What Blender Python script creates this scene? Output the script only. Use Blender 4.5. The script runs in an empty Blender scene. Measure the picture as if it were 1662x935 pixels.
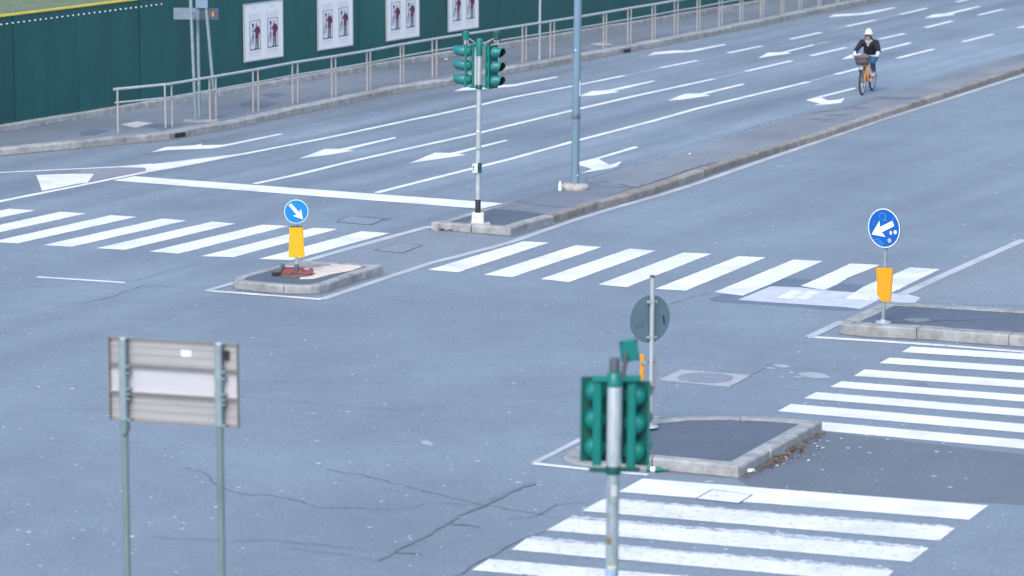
import bpy, bmesh, math, random
from mathutils import Vector, Matrix
random.seed(7)
R = math.radians
PI = math.pi
scene = bpy.context.scene
C = scene.collection

# ------------------------------------------------------------------ camera, sky, sun, exposure
FPX, CAMH, HOR = 5740.0, 9.3, -500.0            # focal length in photo pixels, eye height, horizon row
PITCH = math.atan((467.5 - HOR) / FPX)
cam_d = bpy.data.cameras.new('camera')
cam = bpy.data.objects.new('camera', cam_d)
C.objects.link(cam)
cam.location = (0, 0, CAMH)
cam.rotation_euler = (PI / 2 - PITCH, 0, 0)
cam_d.sensor_width = 36.0
cam_d.lens = FPX / 1662.0 * 36.0
cam_d.clip_start = 0.5
cam_d.clip_end = 2000
cam_d.dof.use_dof = True
cam_d.dof.focus_distance = 57.0
cam_d.dof.aperture_fstop = 1.9
scene.camera = cam

SUN_EL, SUN_AZ = 46.0, 198.0                     # azimuth measured clockwise from +Y
world = bpy.data.worlds.new('World')
scene.world = world
world.use_nodes = True
wn = world.node_tree
sky = wn.nodes.new('ShaderNodeTexSky')
sky.sky_type = 'NISHITA'
sky.sun_disc = False
sky.sun_elevation = R(SUN_EL)
sky.sun_rotation = R(SUN_AZ)
sky.air_density = 1.0
sky.dust_density = 2.0
sky.ozone_density = 1.6
wn.links.new(sky.outputs[0], wn.nodes['Background'].inputs[0])
wn.nodes['Background'].inputs[1].default_value = 0.15

sun_d = bpy.data.lights.new('sun', 'SUN')
sun_d.energy = 1.1
sun_d.angle = R(28)
sun_d.color = (1.0, 0.97, 0.93)
sun = bpy.data.objects.new('sun', sun_d)
C.objects.link(sun)
az, el = R(SUN_AZ), R(SUN_EL)
sdir = Vector((math.sin(az) * math.cos(el), math.cos(az) * math.cos(el), math.sin(el)))
sun.rotation_euler = (-sdir).to_track_quat('-Z', 'Y').to_euler()
sun.location = (0, 0, 40)

scene.view_settings.view_transform = 'Standard'
scene.view_settings.look = 'None'
scene.view_settings.exposure = 0.9
scene.view_settings.gamma = 1.0
scene.view_settings.use_curve_mapping = False

# ------------------------------------------------------------------ survey: photo pixel -> point on the level z
def G(u, v, z=0.0):
    a = (u - 831.0) / FPX
    b = -(v - 467.5) / FPX
    d = Vector((a, math.cos(PITCH) + b * math.sin(PITCH), -math.sin(PITCH) + b * math.cos(PITCH)))
    t = (z - CAMH) / d.z
    return Vector((d.x * t, d.y * t, z))

def crop(ox, oy, s, pts):                        # readings taken from an enlarged crop of the photo
    return [(ox + x / s, oy + y / s) for x, y in pts]

ROAD = R(62.5)                                   # compass of the main road, from +X
RD = Vector((math.cos(ROAD), math.sin(ROAD), 0))
XD = Vector((math.cos(ROAD - PI / 2), math.sin(ROAD - PI / 2), 0))

# ------------------------------------------------------------------ materials
MATS = {}
def nodes_of(m):
    m.use_nodes = True
    nt = m.node_tree
    return nt, nt.nodes['Principled BSDF']

def mat(name, col, rough=0.6, var=0.15, scale=6.0, metal=0.0, bump=0.0, bscale=60.0, spec=0.5, rnd=0.0, stretch=None, coat=0.0, pos=False):
    if name in MATS:
        return MATS[name]
    m = bpy.data.materials.new(name)
    nt, b = nodes_of(m)
    N, L = nt.nodes, nt.links
    tc = N.new('ShaderNodeTexCoord')
    mp = N.new('ShaderNodeMapping')
    if pos:
        ge = N.new('ShaderNodeNewGeometry')
        L.new(ge.outputs['Position'], mp.inputs[0])
    else:
        L.new(tc.outputs['Object'], mp.inputs[0])
    if stretch:
        mp.inputs['Scale'].default_value = stretch
    no = N.new('ShaderNodeTexNoise')
    no.inputs['Scale'].default_value = scale
    no.inputs['Detail'].default_value = 6
    no.inputs['Roughness'].default_value = 0.65
    L.new(mp.outputs[0], no.inputs['Vector'])
    rp = N.new('ShaderNodeMapRange')
    rp.inputs[1].default_value = 0.25
    rp.inputs[2].default_value = 0.75
    rp.inputs[3].default_value = 1 - var
    rp.inputs[4].default_value = 1 + var
    L.new(no.outputs[0], rp.inputs[0])
    fac = rp.outputs[0]
    if rnd:
        oi = N.new('ShaderNodeObjectInfo')
        r2 = N.new('ShaderNodeMapRange')
        r2.inputs[3].default_value = 1 - rnd
        r2.inputs[4].default_value = 1 + rnd
        L.new(oi.outputs['Random'], r2.inputs[0])
        mu = N.new('ShaderNodeMath')
        mu.operation = 'MULTIPLY'
        L.new(fac, mu.inputs[0])
        L.new(r2.outputs[0], mu.inputs[1])
        fac = mu.outputs[0]
    hs = N.new('ShaderNodeHueSaturation')
    hs.inputs['Color'].default_value = (*col, 1)
    L.new(fac, hs.inputs['Value'])
    L.new(hs.outputs[0], b.inputs['Base Color'])
    b.inputs['Roughness'].default_value = rough
    b.inputs['Metallic'].default_value = metal
    b.inputs['Specular IOR Level'].default_value = spec
    if coat:
        b.inputs['Coat Weight'].default_value = coat
    if bump:
        n2 = N.new('ShaderNodeTexNoise')
        n2.inputs['Scale'].default_value = bscale
        n2.inputs['Detail'].default_value = 4
        L.new(tc.outputs['Object'], n2.inputs['Vector'])
        bp = N.new('ShaderNodeBump')
        bp.inputs['Strength'].default_value = bump
        bp.inputs['Distance'].default_value = 0.02
        L.new(n2.outputs[0], bp.inputs['Height'])
        L.new(bp.outputs[0], b.inputs['Normal'])
    MATS[name] = m
    return m

def asphalt(name, col, streak=0.2, blotch=0.16, grain=0.44, rough=0.62, spec=0.5):
    """Worn asphalt: stone grain, blotches, and long wear bands running along the road."""
    if name in MATS:
        return MATS[name]
    m = bpy.data.materials.new(name)
    nt, b = nodes_of(m)
    N, L = nt.nodes, nt.links
    tc = N.new('ShaderNodeTexCoord')
    def noise(scale, detail, rough_, vec=None, lo=0.3, hi=0.7, a=0.0, z=1.0):
        n = N.new('ShaderNodeTexNoise')
        n.inputs['Scale'].default_value = scale
        n.inputs['Detail'].default_value = detail
        n.inputs['Roughness'].default_value = rough_
        L.new(vec or tc.outputs['Object'], n.inputs['Vector'])
        r = N.new('ShaderNodeMapRange')
        r.inputs[1].default_value = lo
        r.inputs[2].default_value = hi
        r.inputs[3].default_value = a
        r.inputs[4].default_value = z
        L.new(n.outputs[0], r.inputs[0])
        return n, r
    rot = N.new('ShaderNodeMapping')
    rot.vector_type = 'TEXTURE'
    rot.inputs['Rotation'].default_value = (0, 0, ROAD)
    L.new(tc.outputs['Object'], rot.inputs[0])
    st = N.new('ShaderNodeMapping')
    st.inputs['Scale'].default_value = (0.05, 0.85, 1)
    L.new(rot.outputs[0], st.inputs[0])
    _, s1 = noise(1.0, 4, 0.6, st.outputs[0], 0.32, 0.68, 1 - streak, 1 + streak)
    _, s2 = noise(0.22, 5, 0.6, None, 0.3, 0.7, 1 - blotch, 1 + blotch)
    g, s3 = noise(17.0, 6, 0.95, None, 0.3, 0.7, 1 - grain, 1 + grain)
    _, s4 = noise(2.2, 6, 0.75, None, 0.3, 0.7, 0.92, 1.08)
    if name == 'road asphalt':                   # wheel wear is strong where lanes queue, weak inside the junction
        sep = N.new('ShaderNodeSeparateXYZ')
        L.new(rot.outputs[0], sep.inputs[0])
        lim = G(500, 312).dot(RD)
        mk = N.new('ShaderNodeMapRange')
        mk.inputs[1].default_value = lim - 8
        mk.inputs[2].default_value = lim + 5
        mk.inputs[3].default_value = 0.4
        mk.inputs[4].default_value = 1.35
        L.new(sep.outputs[0], mk.inputs[0])
        lim2 = G(1000, 330).dot(Vector((-RD.y, RD.x, 0)))   # busier carriageway beyond the median
        m2 = N.new('ShaderNodeMapRange')
        m2.inputs[1].default_value = lim2 - 0.6
        m2.inputs[2].default_value = lim2 + 1.0
        m2.inputs[3].default_value = 0.35
        L.new(sep.outputs[1], m2.inputs[0])
        mm = N.new('ShaderNodeMath'); mm.operation = 'MULTIPLY'
        L.new(mk.outputs[0], mm.inputs[0]); L.new(m2.outputs[0], mm.inputs[1])
        mk = mm
        su = N.new('ShaderNodeMath'); su.operation = 'SUBTRACT'; su.inputs[1].default_value = 1.0
        L.new(s1.outputs[0], su.inputs[0])
        ma = N.new('ShaderNodeMath'); ma.operation = 'MULTIPLY_ADD'; ma.inputs[2].default_value = 1.0
        L.new(su.outputs[0], ma.inputs[0]); L.new(mk.outputs[0], ma.inputs[1])
        s1 = ma
    vo = N.new('ShaderNodeTexVoronoi')
    vo.inputs['Scale'].default_value = 26.0
    L.new(tc.outputs['Object'], vo.inputs['Vector'])
    sp = N.new('ShaderNodeMapRange')
    sp.inputs[1].default_value = 0.05
    sp.inputs[2].default_value = 0.22
    sp.inputs[3].default_value = 1.35
    sp.inputs[4].default_value = 1.0
    L.new(vo.outputs['Distance'], sp.inputs[0])
    out = s1.outputs[0]
    for s in (s2, s3, s4, sp):
        mu = N.new('ShaderNodeMath')
        mu.operation = 'MULTIPLY'
        L.new(out, mu.inputs[0])
        L.new(s.outputs[0], mu.inputs[1])
        out = mu.outputs[0]
    hs = N.new('ShaderNodeHueSaturation')
    hs.inputs['Color'].default_value = (*col, 1)
    L.new(out, hs.inputs['Value'])
    L.new(hs.outputs[0], b.inputs['Base Color'])
    b.inputs['Roughness'].default_value = rough
    b.inputs['Specular IOR Level'].default_value = spec
    bp = N.new('ShaderNodeBump')
    bp.inputs['Strength'].default_value = 0.35
    bp.inputs['Distance'].default_value = 0.01
    L.new(g.outputs[0], bp.inputs['Height'])
    L.new(bp.outputs[0], b.inputs['Normal'])
    MATS[name] = m
    return m

def paint(name, col, wear=0.35, under=(0.17, 0.215, 0.265), rough=0.6):
    """Road paint rubbed through to the asphalt in spots."""
    if name in MATS:
        return MATS[name]
    m = bpy.data.materials.new(name)
    nt, b = nodes_of(m)
    N, L = nt.nodes, nt.links
    tc = N.new('ShaderNodeTexCoord')
    n1 = N.new('ShaderNodeTexNoise')
    n1.inputs['Scale'].default_value = 9.0
    n1.inputs['Detail'].default_value = 10
    n1.inputs['Roughness'].default_value = 0.8
    L.new(tc.outputs['Object'], n1.inputs['Vector'])
    r1 = N.new('ShaderNodeMapRange')
    r1.inputs[1].default_value = 0.72 - wear * 0.32
    r1.inputs[2].default_value = 0.86 - wear * 0.32
    L.new(n1.outputs[0], r1.inputs[0])
    n2 = N.new('ShaderNodeTexNoise')
    n2.inputs['Scale'].default_value = 1.3
    n2.inputs['Detail'].default_value = 6
    L.new(tc.outputs['Object'], n2.inputs['Vector'])
    r2 = N.new('ShaderNodeMapRange')
    r2.inputs[1].default_value = 0.3
    r2.inputs[2].default_value = 0.7
    r2.inputs[3].default_value = 0.8
    r2.inputs[4].default_value = 1.1
    L.new(n2.outputs[0], r2.inputs[0])
    hs = N.new('ShaderNodeHueSaturation')
    hs.inputs['Color'].default_value = (*col, 1)
    L.new(r2.outputs[0], hs.inputs['Value'])
    mx = N.new('ShaderNodeMix')
    mx.data_type = 'RGBA'
    L.new(r1.outputs[0], mx.inputs[0])
    L.new(hs.outputs[0], mx.inputs[6])
    mx.inputs[7].default_value = (*under, 1)
    L.new(mx.outputs[2], b.inputs['Base Color'])
    b.inputs['Roughness'].default_value = rough
    MATS[name] = m
    return m

M_ROAD = asphalt('road asphalt', (0.184, 0.229, 0.272), blotch=0.13)
M_PAVE = asphalt('pavement asphalt', (0.175, 0.205, 0.245), streak=0.12, blotch=0.2)
M_DARK = asphalt('fresh asphalt', (0.092, 0.115, 0.15), streak=0.06, blotch=0.1, rough=0.7)
M_PATCH = asphalt('patch asphalt', (0.12, 0.155, 0.215), streak=0.05, blotch=0.12)
M_OLD = asphalt('old median asphalt', (0.185, 0.2, 0.222), streak=0.14, blotch=0.25)
M_FLUSH = asphalt('flush zone asphalt', (0.205, 0.24, 0.275), streak=0.06, blotch=0.1)
M_KERB = mat('kerb stone', (0.31, 0.32, 0.32), 0.8, 0.42, 5, bump=0.35, bscale=40, rnd=0.12)
M_KERB2 = mat('brown kerb stone', (0.265, 0.245, 0.225), 0.85, 0.4, 5, bump=0.4, bscale=35, rnd=0.14)
M_CONC = mat('concrete', (0.46, 0.46, 0.46), 0.8, 0.2, 5, bump=0.2, bscale=50)
M_WHITE = paint('white road paint', (0.77, 0.785, 0.8), 0.3)
M_WORN = paint('worn road paint', (0.74, 0.755, 0.775), 0.58)
M_FADE = paint('faded road paint', (0.36, 0.38, 0.41), 0.5)
M_EDGE = paint('old edge line paint', (0.46, 0.48, 0.5), 0.42)
M_FRINGE = paint('chipped paint fringe', (0.68, 0.7, 0.73), 0.85)
M_CRACK = mat('crack', (0.085, 0.108, 0.14), 0.9, 0.4, 3)
M_SEAM = mat('seam stain', (0.14, 0.178, 0.22), 0.8, 0.3, 4)
M_GALV = mat('galvanised steel', (0.42, 0.47, 0.5), 0.45, 0.2, 18, metal=0.35, stretch=(1, 1, 0.3))
M_GALVD = mat('dull galvanised steel', (0.235, 0.31, 0.335), 0.55, 0.22, 14, metal=0.2)
M_RAIL = mat('railing steel', (0.45, 0.42, 0.4), 0.45, 0.25, 16, metal=0.3)
M_RAILT = mat('railing bar steel', (0.5, 0.52, 0.55), 0.4, 0.2, 12, metal=0.3)
M_LAMP = mat('blue grey lamp paint', (0.15, 0.235, 0.31), 0.5, 0.12, 5, stretch=(1, 1, 0.2))
M_GREEN = mat('signal green plastic', (0.0, 0.165, 0.14), 0.35, 0.12, 5)
M_GREEND = mat('signal dark green board', (0.003, 0.075, 0.062), 0.45, 0.12, 5)
M_BLACK = mat('black plastic', (0.02, 0.022, 0.026), 0.5, 0.2, 8)
M_GREYCAP = mat('dark grey cap', (0.07, 0.09, 0.1), 0.6, 0.15, 8)
M_HOARD = mat('hoarding green', (0.005, 0.082, 0.082), 0.38, 0.3, 0.9, spec=0.5, rnd=0.06, stretch=(1, 1, 0.35), pos=True)
M_YEL = mat('delineator yellow', (0.72, 0.29, 0.0), 0.45, 0.08, 6)
M_YEL2 = mat('faded delineator yellow', (0.75, 0.4, 0.004), 0.5, 0.12, 9)
M_BLUE1 = mat('bright sign blue', (0.0, 0.22, 0.6), 0.4, 0.05, 3)
M_BLUE2 = mat('sign blue', (0.0, 0.105, 0.42), 0.35, 0.06, 3)
M_SWHITE = mat('sign white', (0.82, 0.84, 0.87), 0.45, 0.04, 5)
M_PAPER = mat('poster paper', (0.8, 0.79, 0.8), 0.5, 0.03, 2)

# ------------------------------------------------------------------ mesh helpers
class MB:
    def __init__(self, xf=None):
        self.v, self.f, self.sm = [], [], []
        self.xf = xf
    def add(self, vs, fs, smooth=False):
        o = len(self.v)
        if self.xf is not None:
            vs = [self.xf @ Vector(p) for p in vs]
        self.v += [tuple(p) for p in vs]
        for f in fs:
            self.f.append(tuple(o + i for i in f))
            self.sm.append(smooth)
        return self
    def box(self, c, s, rz=0.0, m=None):
        hx, hy, hz = s[0] / 2, s[1] / 2, s[2] / 2
        vs = [Vector((x, y, z)) for x in (-hx, hx) for y in (-hy, hy) for z in (-hz, hz)]
        t = Matrix.Translation(Vector(c)) @ (m or Matrix.Rotation(rz, 4, 'Z'))
        return self.add([t @ p for p in vs], [(0, 1, 3, 2), (4, 6, 7, 5), (0, 4, 5, 1), (2, 3, 7, 6), (0, 2, 6, 4), (1, 5, 7, 3)])
    def bevbox(self, c, s, b, rz=0.0):
        """box with chamfered vertical and top edges"""
        hx, hy, hz = s[0] / 2, s[1] / 2, s[2] / 2
        def ring(x, y, z):
            return [(-x + b, -y, z), (x - b, -y, z), (x, -y + b, z), (x, y - b, z), (x - b, y, z), (-x + b, y, z), (-x, y - b, z), (-x, -y + b, z)]
        rs = [ring(hx, hy, -hz), ring(hx, hy, hz - b), ring(hx - b, hy - b, hz)]
        t = Matrix.Translation(Vector(c)) @ Matrix.Rotation(rz, 4, 'Z')
        vs = [t @ Vector(p) for r in rs for p in r]
        fs = [tuple(range(7, -1, -1)), tuple(range(16, 24))]
        for k in range(2):
            for i in range(8):
                j = (i + 1) % 8
                fs.append((k * 8 + i, k * 8 + j, k * 8 + 8 + j, k * 8 + 8 + i))
        return self.add(vs, fs)
    def tube(self, p0, p1, r0, r1=None, n=12, caps=True):
        r1 = r0 if r1 is None else r1
        p0, p1 = Vector(p0), Vector(p1)
        q = (p1 - p0).to_track_quat('Z', 'Y').to_matrix()
        vs = []
        for p, r in ((p0, r0), (p1, r1)):
            for i in range(n):
                a = 2 * PI * i / n
                vs.append(p + q @ Vector((math.cos(a) * r, math.sin(a) * r, 0)))
        self.add(vs, [(i, (i + 1) % n, n + (i + 1) % n, n + i) for i in range(n)], True)
        if caps:
            self.add(vs[:n], [tuple(range(n - 1, -1, -1))])
            self.add(vs[n:], [tuple(range(n))])
        return self
    def path(self, pts, r, n=8):
        pts = [Vector(p) for p in pts]
        for a, b in zip(pts, pts[1:]):
            self.tube(a, b, r, r, n)
        for p in pts[1:-1]:
            self.ball(p, (r, r, r), 8, 5)
        return self
    def lathe(self, c, prof, n=20, axis='Z', smooth=True):
        c = Vector(c)
        vs = []
        for r, h in prof:
            for i in range(n):
                a = 2 * PI * i / n
                p = Vector((r * math.cos(a), r * math.sin(a), h))
                if axis == 'X':
                    p = Vector((p.z, p.x, p.y))
                elif axis == 'Y':
                    p = Vector((p.x, p.z, p.y))
                vs.append(c + p)
        fs = []
        for k in range(len(prof) - 1):
            for i in range(n):
                j = (i + 1) % n
                fs.append((k * n + i, k * n + j, k * n + n + j, k * n + n + i))
        self.add(vs, fs, smooth)
        self.add(vs[:n], [tuple(range(n - 1, -1, -1))])
        self.add(vs[-n:], [tuple(range(n))])
        return self
    def ball(self, c, r, n=14, m=8):
        vs, fs = [], []
        for k in range(1, m):
            t = PI * k / m
            for i in range(n):
                a = 2 * PI * i / n
                vs.append((c[0] + r[0] * math.sin(t) * math.cos(a), c[1] + r[1] * math.sin(t) * math.sin(a), c[2] + r[2] * math.cos(t)))
        top, bot = len(vs), len(vs) + 1
        vs += [(c[0], c[1], c[2] + r[2]), (c[0], c[1], c[2] - r[2])]
        for k in range(m - 2):
            for i in range(n):
                j = (i + 1) % n
                fs.append((k * n + i, (k + 1) * n + i, (k + 1) * n + j, k * n + j))
        for i in range(n):
            j = (i + 1) % n
            fs.append((top, i, j))
            fs.append((bot, (m - 2) * n + j, (m - 2) * n + i))
        return self.add(vs, fs, True)
    def sheet(self, pts, z=None):
        vs = [Vector((p[0], p[1], p[2] if z is None else z)) for p in pts]
        ar = sum(a.x * b.y - b.x * a.y for a, b in zip(vs, vs[1:] + vs[:1]))
        if ar < 0:
            vs.reverse()
        return self.add(vs, [tuple(range(len(vs)))])
    def prism(self, pts, z0, z1):
        vs = [Vector((p[0], p[1], 0)) for p in pts]
        ar = sum(a.x * b.y - b.x * a.y for a, b in zip(vs, vs[1:] + vs[:1]))
        if ar < 0:
            vs.reverse()
        n = len(vs)
        a = [Vector((p.x, p.y, z0)) for p in vs] + [Vector((p.x, p.y, z1)) for p in vs]
        return self.add(a, [tuple(range(n - 1, -1, -1)), tuple(range(n, 2 * n))] + [(i, (i + 1) % n, n + (i + 1) % n, n + i) for i in range(n)])
    def ribbon(self, pts, w, z, w_end=None):
        pts = [Vector((p[0], p[1], 0)) for p in pts]
        vs = []
        n = len(pts)
        for i, p in enumerate(pts):
            d = (pts[min(i + 1, n - 1)] - pts[max(i - 1, 0)]).normalized()
            s = Vector((-d.y, d.x, 0))
            ww = w[i] if isinstance(w, (list, tuple)) else w
            vs += [p + s * ww / 2, p - s * ww / 2]
        vs = [Vector((p.x, p.y, z)) for p in vs]
        return self.add(vs, [(2 * i, 2 * i + 1, 2 * i + 3, 2 * i + 2) for i in range(n - 1)])
    def mesh(self, name):
        me = bpy.data.meshes.new(name)
        me.from_pydata(self.v, [], self.f)
        me.polygons.foreach_set('use_smooth', self.sm)
        me.update()
        return me
    def build(self, name, m, parent=None):
        me = self.mesh(name)
        me.materials.append(m)
        o = bpy.data.objects.new(name, me)
        C.objects.link(o)
        if parent is not None:
            o.parent = parent
        return o

def tag(o, label=None, cat=None, group=None, kind=None):
    for k, val in (('label', label), ('category', cat), ('group', group), ('kind', kind)):
        if val:
            o[k] = val
    return o

def thing(name, label, cat, loc=(0, 0, 0), rz=0.0, group=None, tilt=(0, 0)):
    o = bpy.data.objects.new(name, None)
    o.empty_display_size = 0.2
    C.objects.link(o)
    o.location = loc
    o.rotation_euler = (tilt[0], tilt[1], rz)
    return tag(o, label, cat, group)

def struct(o):
    o['kind'] = 'structure'
    return o

def to2(p):
    return Vector((p[0], p[1], 0))

def offset_line(pts, d, closed):
    """offset a plan polyline to its left by d, mitred"""
    n = len(pts)
    out = []
    for i in range(n):
        p = to2(pts[i])
        pa = to2(pts[i - 1]) if (i > 0 or closed) else None
        pb = to2(pts[(i + 1) % n]) if (i < n - 1 or closed) else None
        ns = []
        for a, b in ((pa, p), (p, pb)):
            if a is not None and b is not None:
                t = (b - a).normalized()
                ns.append(Vector((-t.y, t.x, 0)))
        if len(ns) == 2:
            m = ns[0] + ns[1]
            m = m / max(m.length_squared, 0.35) * 2
            m = m * (1 if m.length < 2.2 else 2.2 / m.length)
            out.append(p + m * d)
        else:
            out.append(p + ns[0] * d)
    return out

def kerb(parent, pts, width, h, m, stone=1.0, closed=False, start=0.0, name='kerb_stone', jit=1.0, lengths=None):
    """cut kerb stones laid along a line; the line is the stones' outer face, the body lies to its left"""
    pts = [Vector((p[0], p[1], 0)) for p in pts]
    hs = h if isinstance(h, (list, tuple)) else [h] * len(pts)
    inner = offset_line(pts, width, closed)
    P, I, Hh = list(pts), list(inner), list(hs)
    if closed:
        P.append(pts[0]); I.append(inner[0]); Hh.append(hs[0])
    cum = [0.0]
    for a, b in zip(P, P[1:]):
        cum.append(cum[-1] + (b - a).length)
    cuts = [0.0]
    s = start
    corner = []
    for i in range(1, len(P) - 1):
        t0, t1 = (P[i] - P[i - 1]).normalized(), (P[i + 1] - P[i]).normalized()
        if t0.dot(t1) < 0.8:
            corner.append(cum[i])
    corner.append(cum[-1])
    for c in corner:
        span = c - cuts[-1]
        k = max(1, round(span / stone))
        base = cuts[-1]
        acc = [random.uniform(0.82, 1.18) for _ in range(k)]
        tot = sum(acc)
        r = 0
        for j in range(k):
            r += acc[j]
            cuts.append(base + span * r / tot)
    def samp(s):
        for i in range(len(cum) - 1):
            if s <= cum[i + 1] + 1e-9:
                f = (s - cum[i]) / max(cum[i + 1] - cum[i], 1e-9)
                return P[i].lerp(P[i + 1], f), I[i].lerp(I[i + 1], f), Hh[i] * (1 - f) + Hh[i + 1] * f
        return P[-1], I[-1], Hh[-1]
    for s0, s1 in zip(cuts, cuts[1:]):
        g = 0.006
        ss = [s0 + g] + [c for c in cum if s0 + 0.03 < c < s1 - 0.03] + [s1 - g]
        b = MB()
        dz, dx = random.uniform(-1, 1) * 0.006 * jit, random.uniform(-1, 1) * 0.008 * jit
        vs = []
        for s in ss:
            o, i_, hh = samp(s)
            d = (i_ - o).normalized()
            o2 = o - d * dx
            hh = hh + dz
            bv = min(0.022, hh * 0.4)
            for q, z in ((o2, -0.05), (o2, hh - bv), (o2 + d * bv, hh), (i_ - d * 0.006, hh), (i_, hh - 0.006), (i_, -0.05)):
                vs.append((q.x, q.y, z))
        fs = []
        for k in range(len(ss) - 1):
            for j in range(5):
                fs.append((k * 6 + j, (k + 1) * 6 + j, (k + 1) * 6 + j + 1, k * 6 + j + 1))
        fs.append((5, 4, 3, 2, 1, 0)[::-1])
        e = (len(ss) - 1) * 6
        fs.append((e + 5, e + 4, e + 3, e + 2, e + 1, e))
        b.add(vs, fs)
        b.build(name, m, parent)
    return inner

def fix_normals(o):
    bm = bmesh.new()
    bm.from_mesh(o.data)
    bmesh.ops.recalc_face_normals(bm, faces=bm.faces)
    bm.to_mesh(o.data)
    bm.free()

# ================================================================== THE GROUND
road = MB().add([(-220, -60, 0), (220, -60, 0), (220, 420, 0), (-220, 420, 0)], [(0, 1, 2, 3)]).build('road', M_ROAD)
struct(road)

# ---- pavement along the hoarding, with its kerb
KB = [(-330, 268), (0, 252), (131, 240), (165, 236), (232, 230), (275, 226), (321, 217), (381, 207), (480, 185), (570, 166), (649, 150), (736, 137),
      (831, 118), (946, 97.5), (1074, 73.4), (1168, 55), (1231, 41.5), (1331, 20.5), (1432, 0), (1662, -46), (2200, -132), (2700, -196)]
kb = [G(*p) for p in KB]
PZ = 0.13
W0 = G(131, 191, PZ); W1 = G(1231, 7, PZ)
WD = (W1 - W0).normalized(); WN = Vector((WD.y, -WD.x, 0))      # WN points to the road
WA, WB = W0 - WD * 9, W0 + WD * 75
pavement = MB()
inner = offset_line(kb, 0.27, False)
pavement.sheet([(p.x, p.y) for p in inner] + [(WB.x, WB.y), (WA.x - 3, WA.y - 1)], PZ - 0.008)
pavement = struct(pavement.build('pavement', M_PAVE))
kerb(pavement, kb, 0.30, PZ, M_KERB, 1.25)
# kerb drain mouth
for (u, v) in ((292, 223), (1018, 85.5)):
    c = G(u, v)
    MB().box((0, 0, 0), (0.30, 0.05, 0.085)).build('drain_mouth', M_BLACK, pavement)
    o = pavement.children[-1] if False else C.objects[-1]
    o.location = (c.x, c.y - 0.02, 0.055)
    o.rotation_euler = (0, 0, R(50 if u < 400 else 60))
# patches and slabs on the pavement
def patch(parent, name, px, z, m):
    b = MB()
    b.sheet([G(u, v, z) for u, v in px], z)
    return b.build(name, m, parent)
patch(pavement, 'cover_slab', crop(131, 0, 4.155, [(268, 840), (380, 818), (490, 830), (370, 862)]), PZ - 0.003, M_CONC)
patch(pavement, 'cover_slab', crop(831, 0, 4.155, [(520, 298), (580, 290), (690, 298), (640, 308)]), PZ - 0.003, M_CONC)
patch(pavement, 'asphalt_patch', crop(131, 0, 4.155, [(1060, 700), (1150, 680), (1340, 690), (1250, 720), (1100, 722)]), PZ - 0.003, M_PATCH)
patch(pavement, 'asphalt_patch', crop(131, 0, 4.155, [(1200, 640), (1300, 622), (1390, 635), (1300, 658)]), PZ - 0.003, M_PATCH)
patch(pavement, 'asphalt_patch', crop(131, 0, 4.155, [(0, 890), (60, 870), (190, 880), (110, 905), (0, 915)]), PZ - 0.003, M_PATCH)
patch(pavement, 'asphalt_patch', crop(131, 0, 4.155, [(420, 850), (520, 832), (640, 850), (560, 872)]), PZ - 0.003, M_PATCH)

# ---- flush zones and repair patches in the road
flush = patch(road, 'flush_zone', [(484, 424), (700, 366), (830, 384), (828, 392), (697, 426), (626, 449)], 0.004, M_FLUSH)
patch(road, 'flush_zone', [(1440, 487), (1472, 472), (1531, 444), (1700, 372), (1790, 395), (1790, 500), (1531, 492)], 0.0043, M_FLUSH)
c4 = lambda pts: crop(1131, 400, 4.155, pts)
patch(road, 'asphalt_patch', c4([(78, 352), (205, 312), (310, 325), (500, 248), (585, 212), (770, 222), (900, 262), (930, 245), (1150, 262), (1140, 300), (1210, 330), (1110, 425),
                                 (1040, 432), (900, 428), (700, 408), (500, 395), (250, 378), (120, 370)]), 0.006, M_PATCH)
patch(road, 'concrete_patch', c4([(275, 357), (500, 266), (700, 274), (850, 292), (1060, 307), (1250, 316), (1390, 314), (1510, 342), (1470, 378), (1340, 376), (1240, 352), (1100, 420),
                                  (1000, 406), (780, 392), (500, 374)]), 0.009, mat('pale concrete patch', (0.5, 0.53, 0.58), 0.75, 0.15, 3))
patch(road, 'asphalt_patch', [(1196, 776), (1335, 700), (1531, 722), (1790, 752), (1790, 826), (1531, 812), (1331, 797), (1215, 790)], 0.005,
      asphalt('grey lane asphalt', (0.13, 0.152, 0.18), streak=0.05, blotch=0.12))
patch(road, 'asphalt_patch', crop(131, 200, 4.155, [(0, 303), (250, 295), (438, 300), (438, 320), (250, 352), (0, 405)]), 0.005, asphalt('grey chevron ground', (0.25, 0.265, 0.295), streak=0.04))

# ---- road markings
PK = [0]
def mark(name, pts, m=M_WHITE, z=0.0125, rag=0.0, ragged=None):
    """painted shape from photo readings, edges slightly uneven"""
    PK[0] += 1
    z += (PK[0] % 7) * 0.0004
    w = [G(u, v, z) for u, v in pts]
    if rag:
        out = []
        n = len(w)
        for i in range(n):
            a, b = w[i], w[(i + 1) % n]
            amp = ragged.get(i, rag) if ragged else rag
            k = max(1, int((b - a).length / 0.07))
            t = (b - a).normalized()
            s = Vector((-t.y, t.x, 0))
            out.append(a)
            for j in range(1, k):
                out.append(a.lerp(b, j / k) + s * random.uniform(-amp, amp))
        w = out
    b = MB()
    b.sheet(w, z)
    return b.build(name, m, road)

def line(name, pts, width, m=M_WHITE, z=0.0125):
    PK[0] += 1
    z += (PK[0] % 7) * 0.0004
    w = []
    P = [G(u, v, z) for u, v in pts]
    for a, b in zip(P, P[1:]):
        k = max(1, int((b - a).length / 0.5))
        w += [a.lerp(b, j / k) for j in range(k)]
    w.append(P[-1])
    b = MB()
    b.ribbon(w, [width * random.uniform(0.93, 1.07) for _ in w], z)
    return b.build(name, m, road)

LW = 0.15
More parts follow.
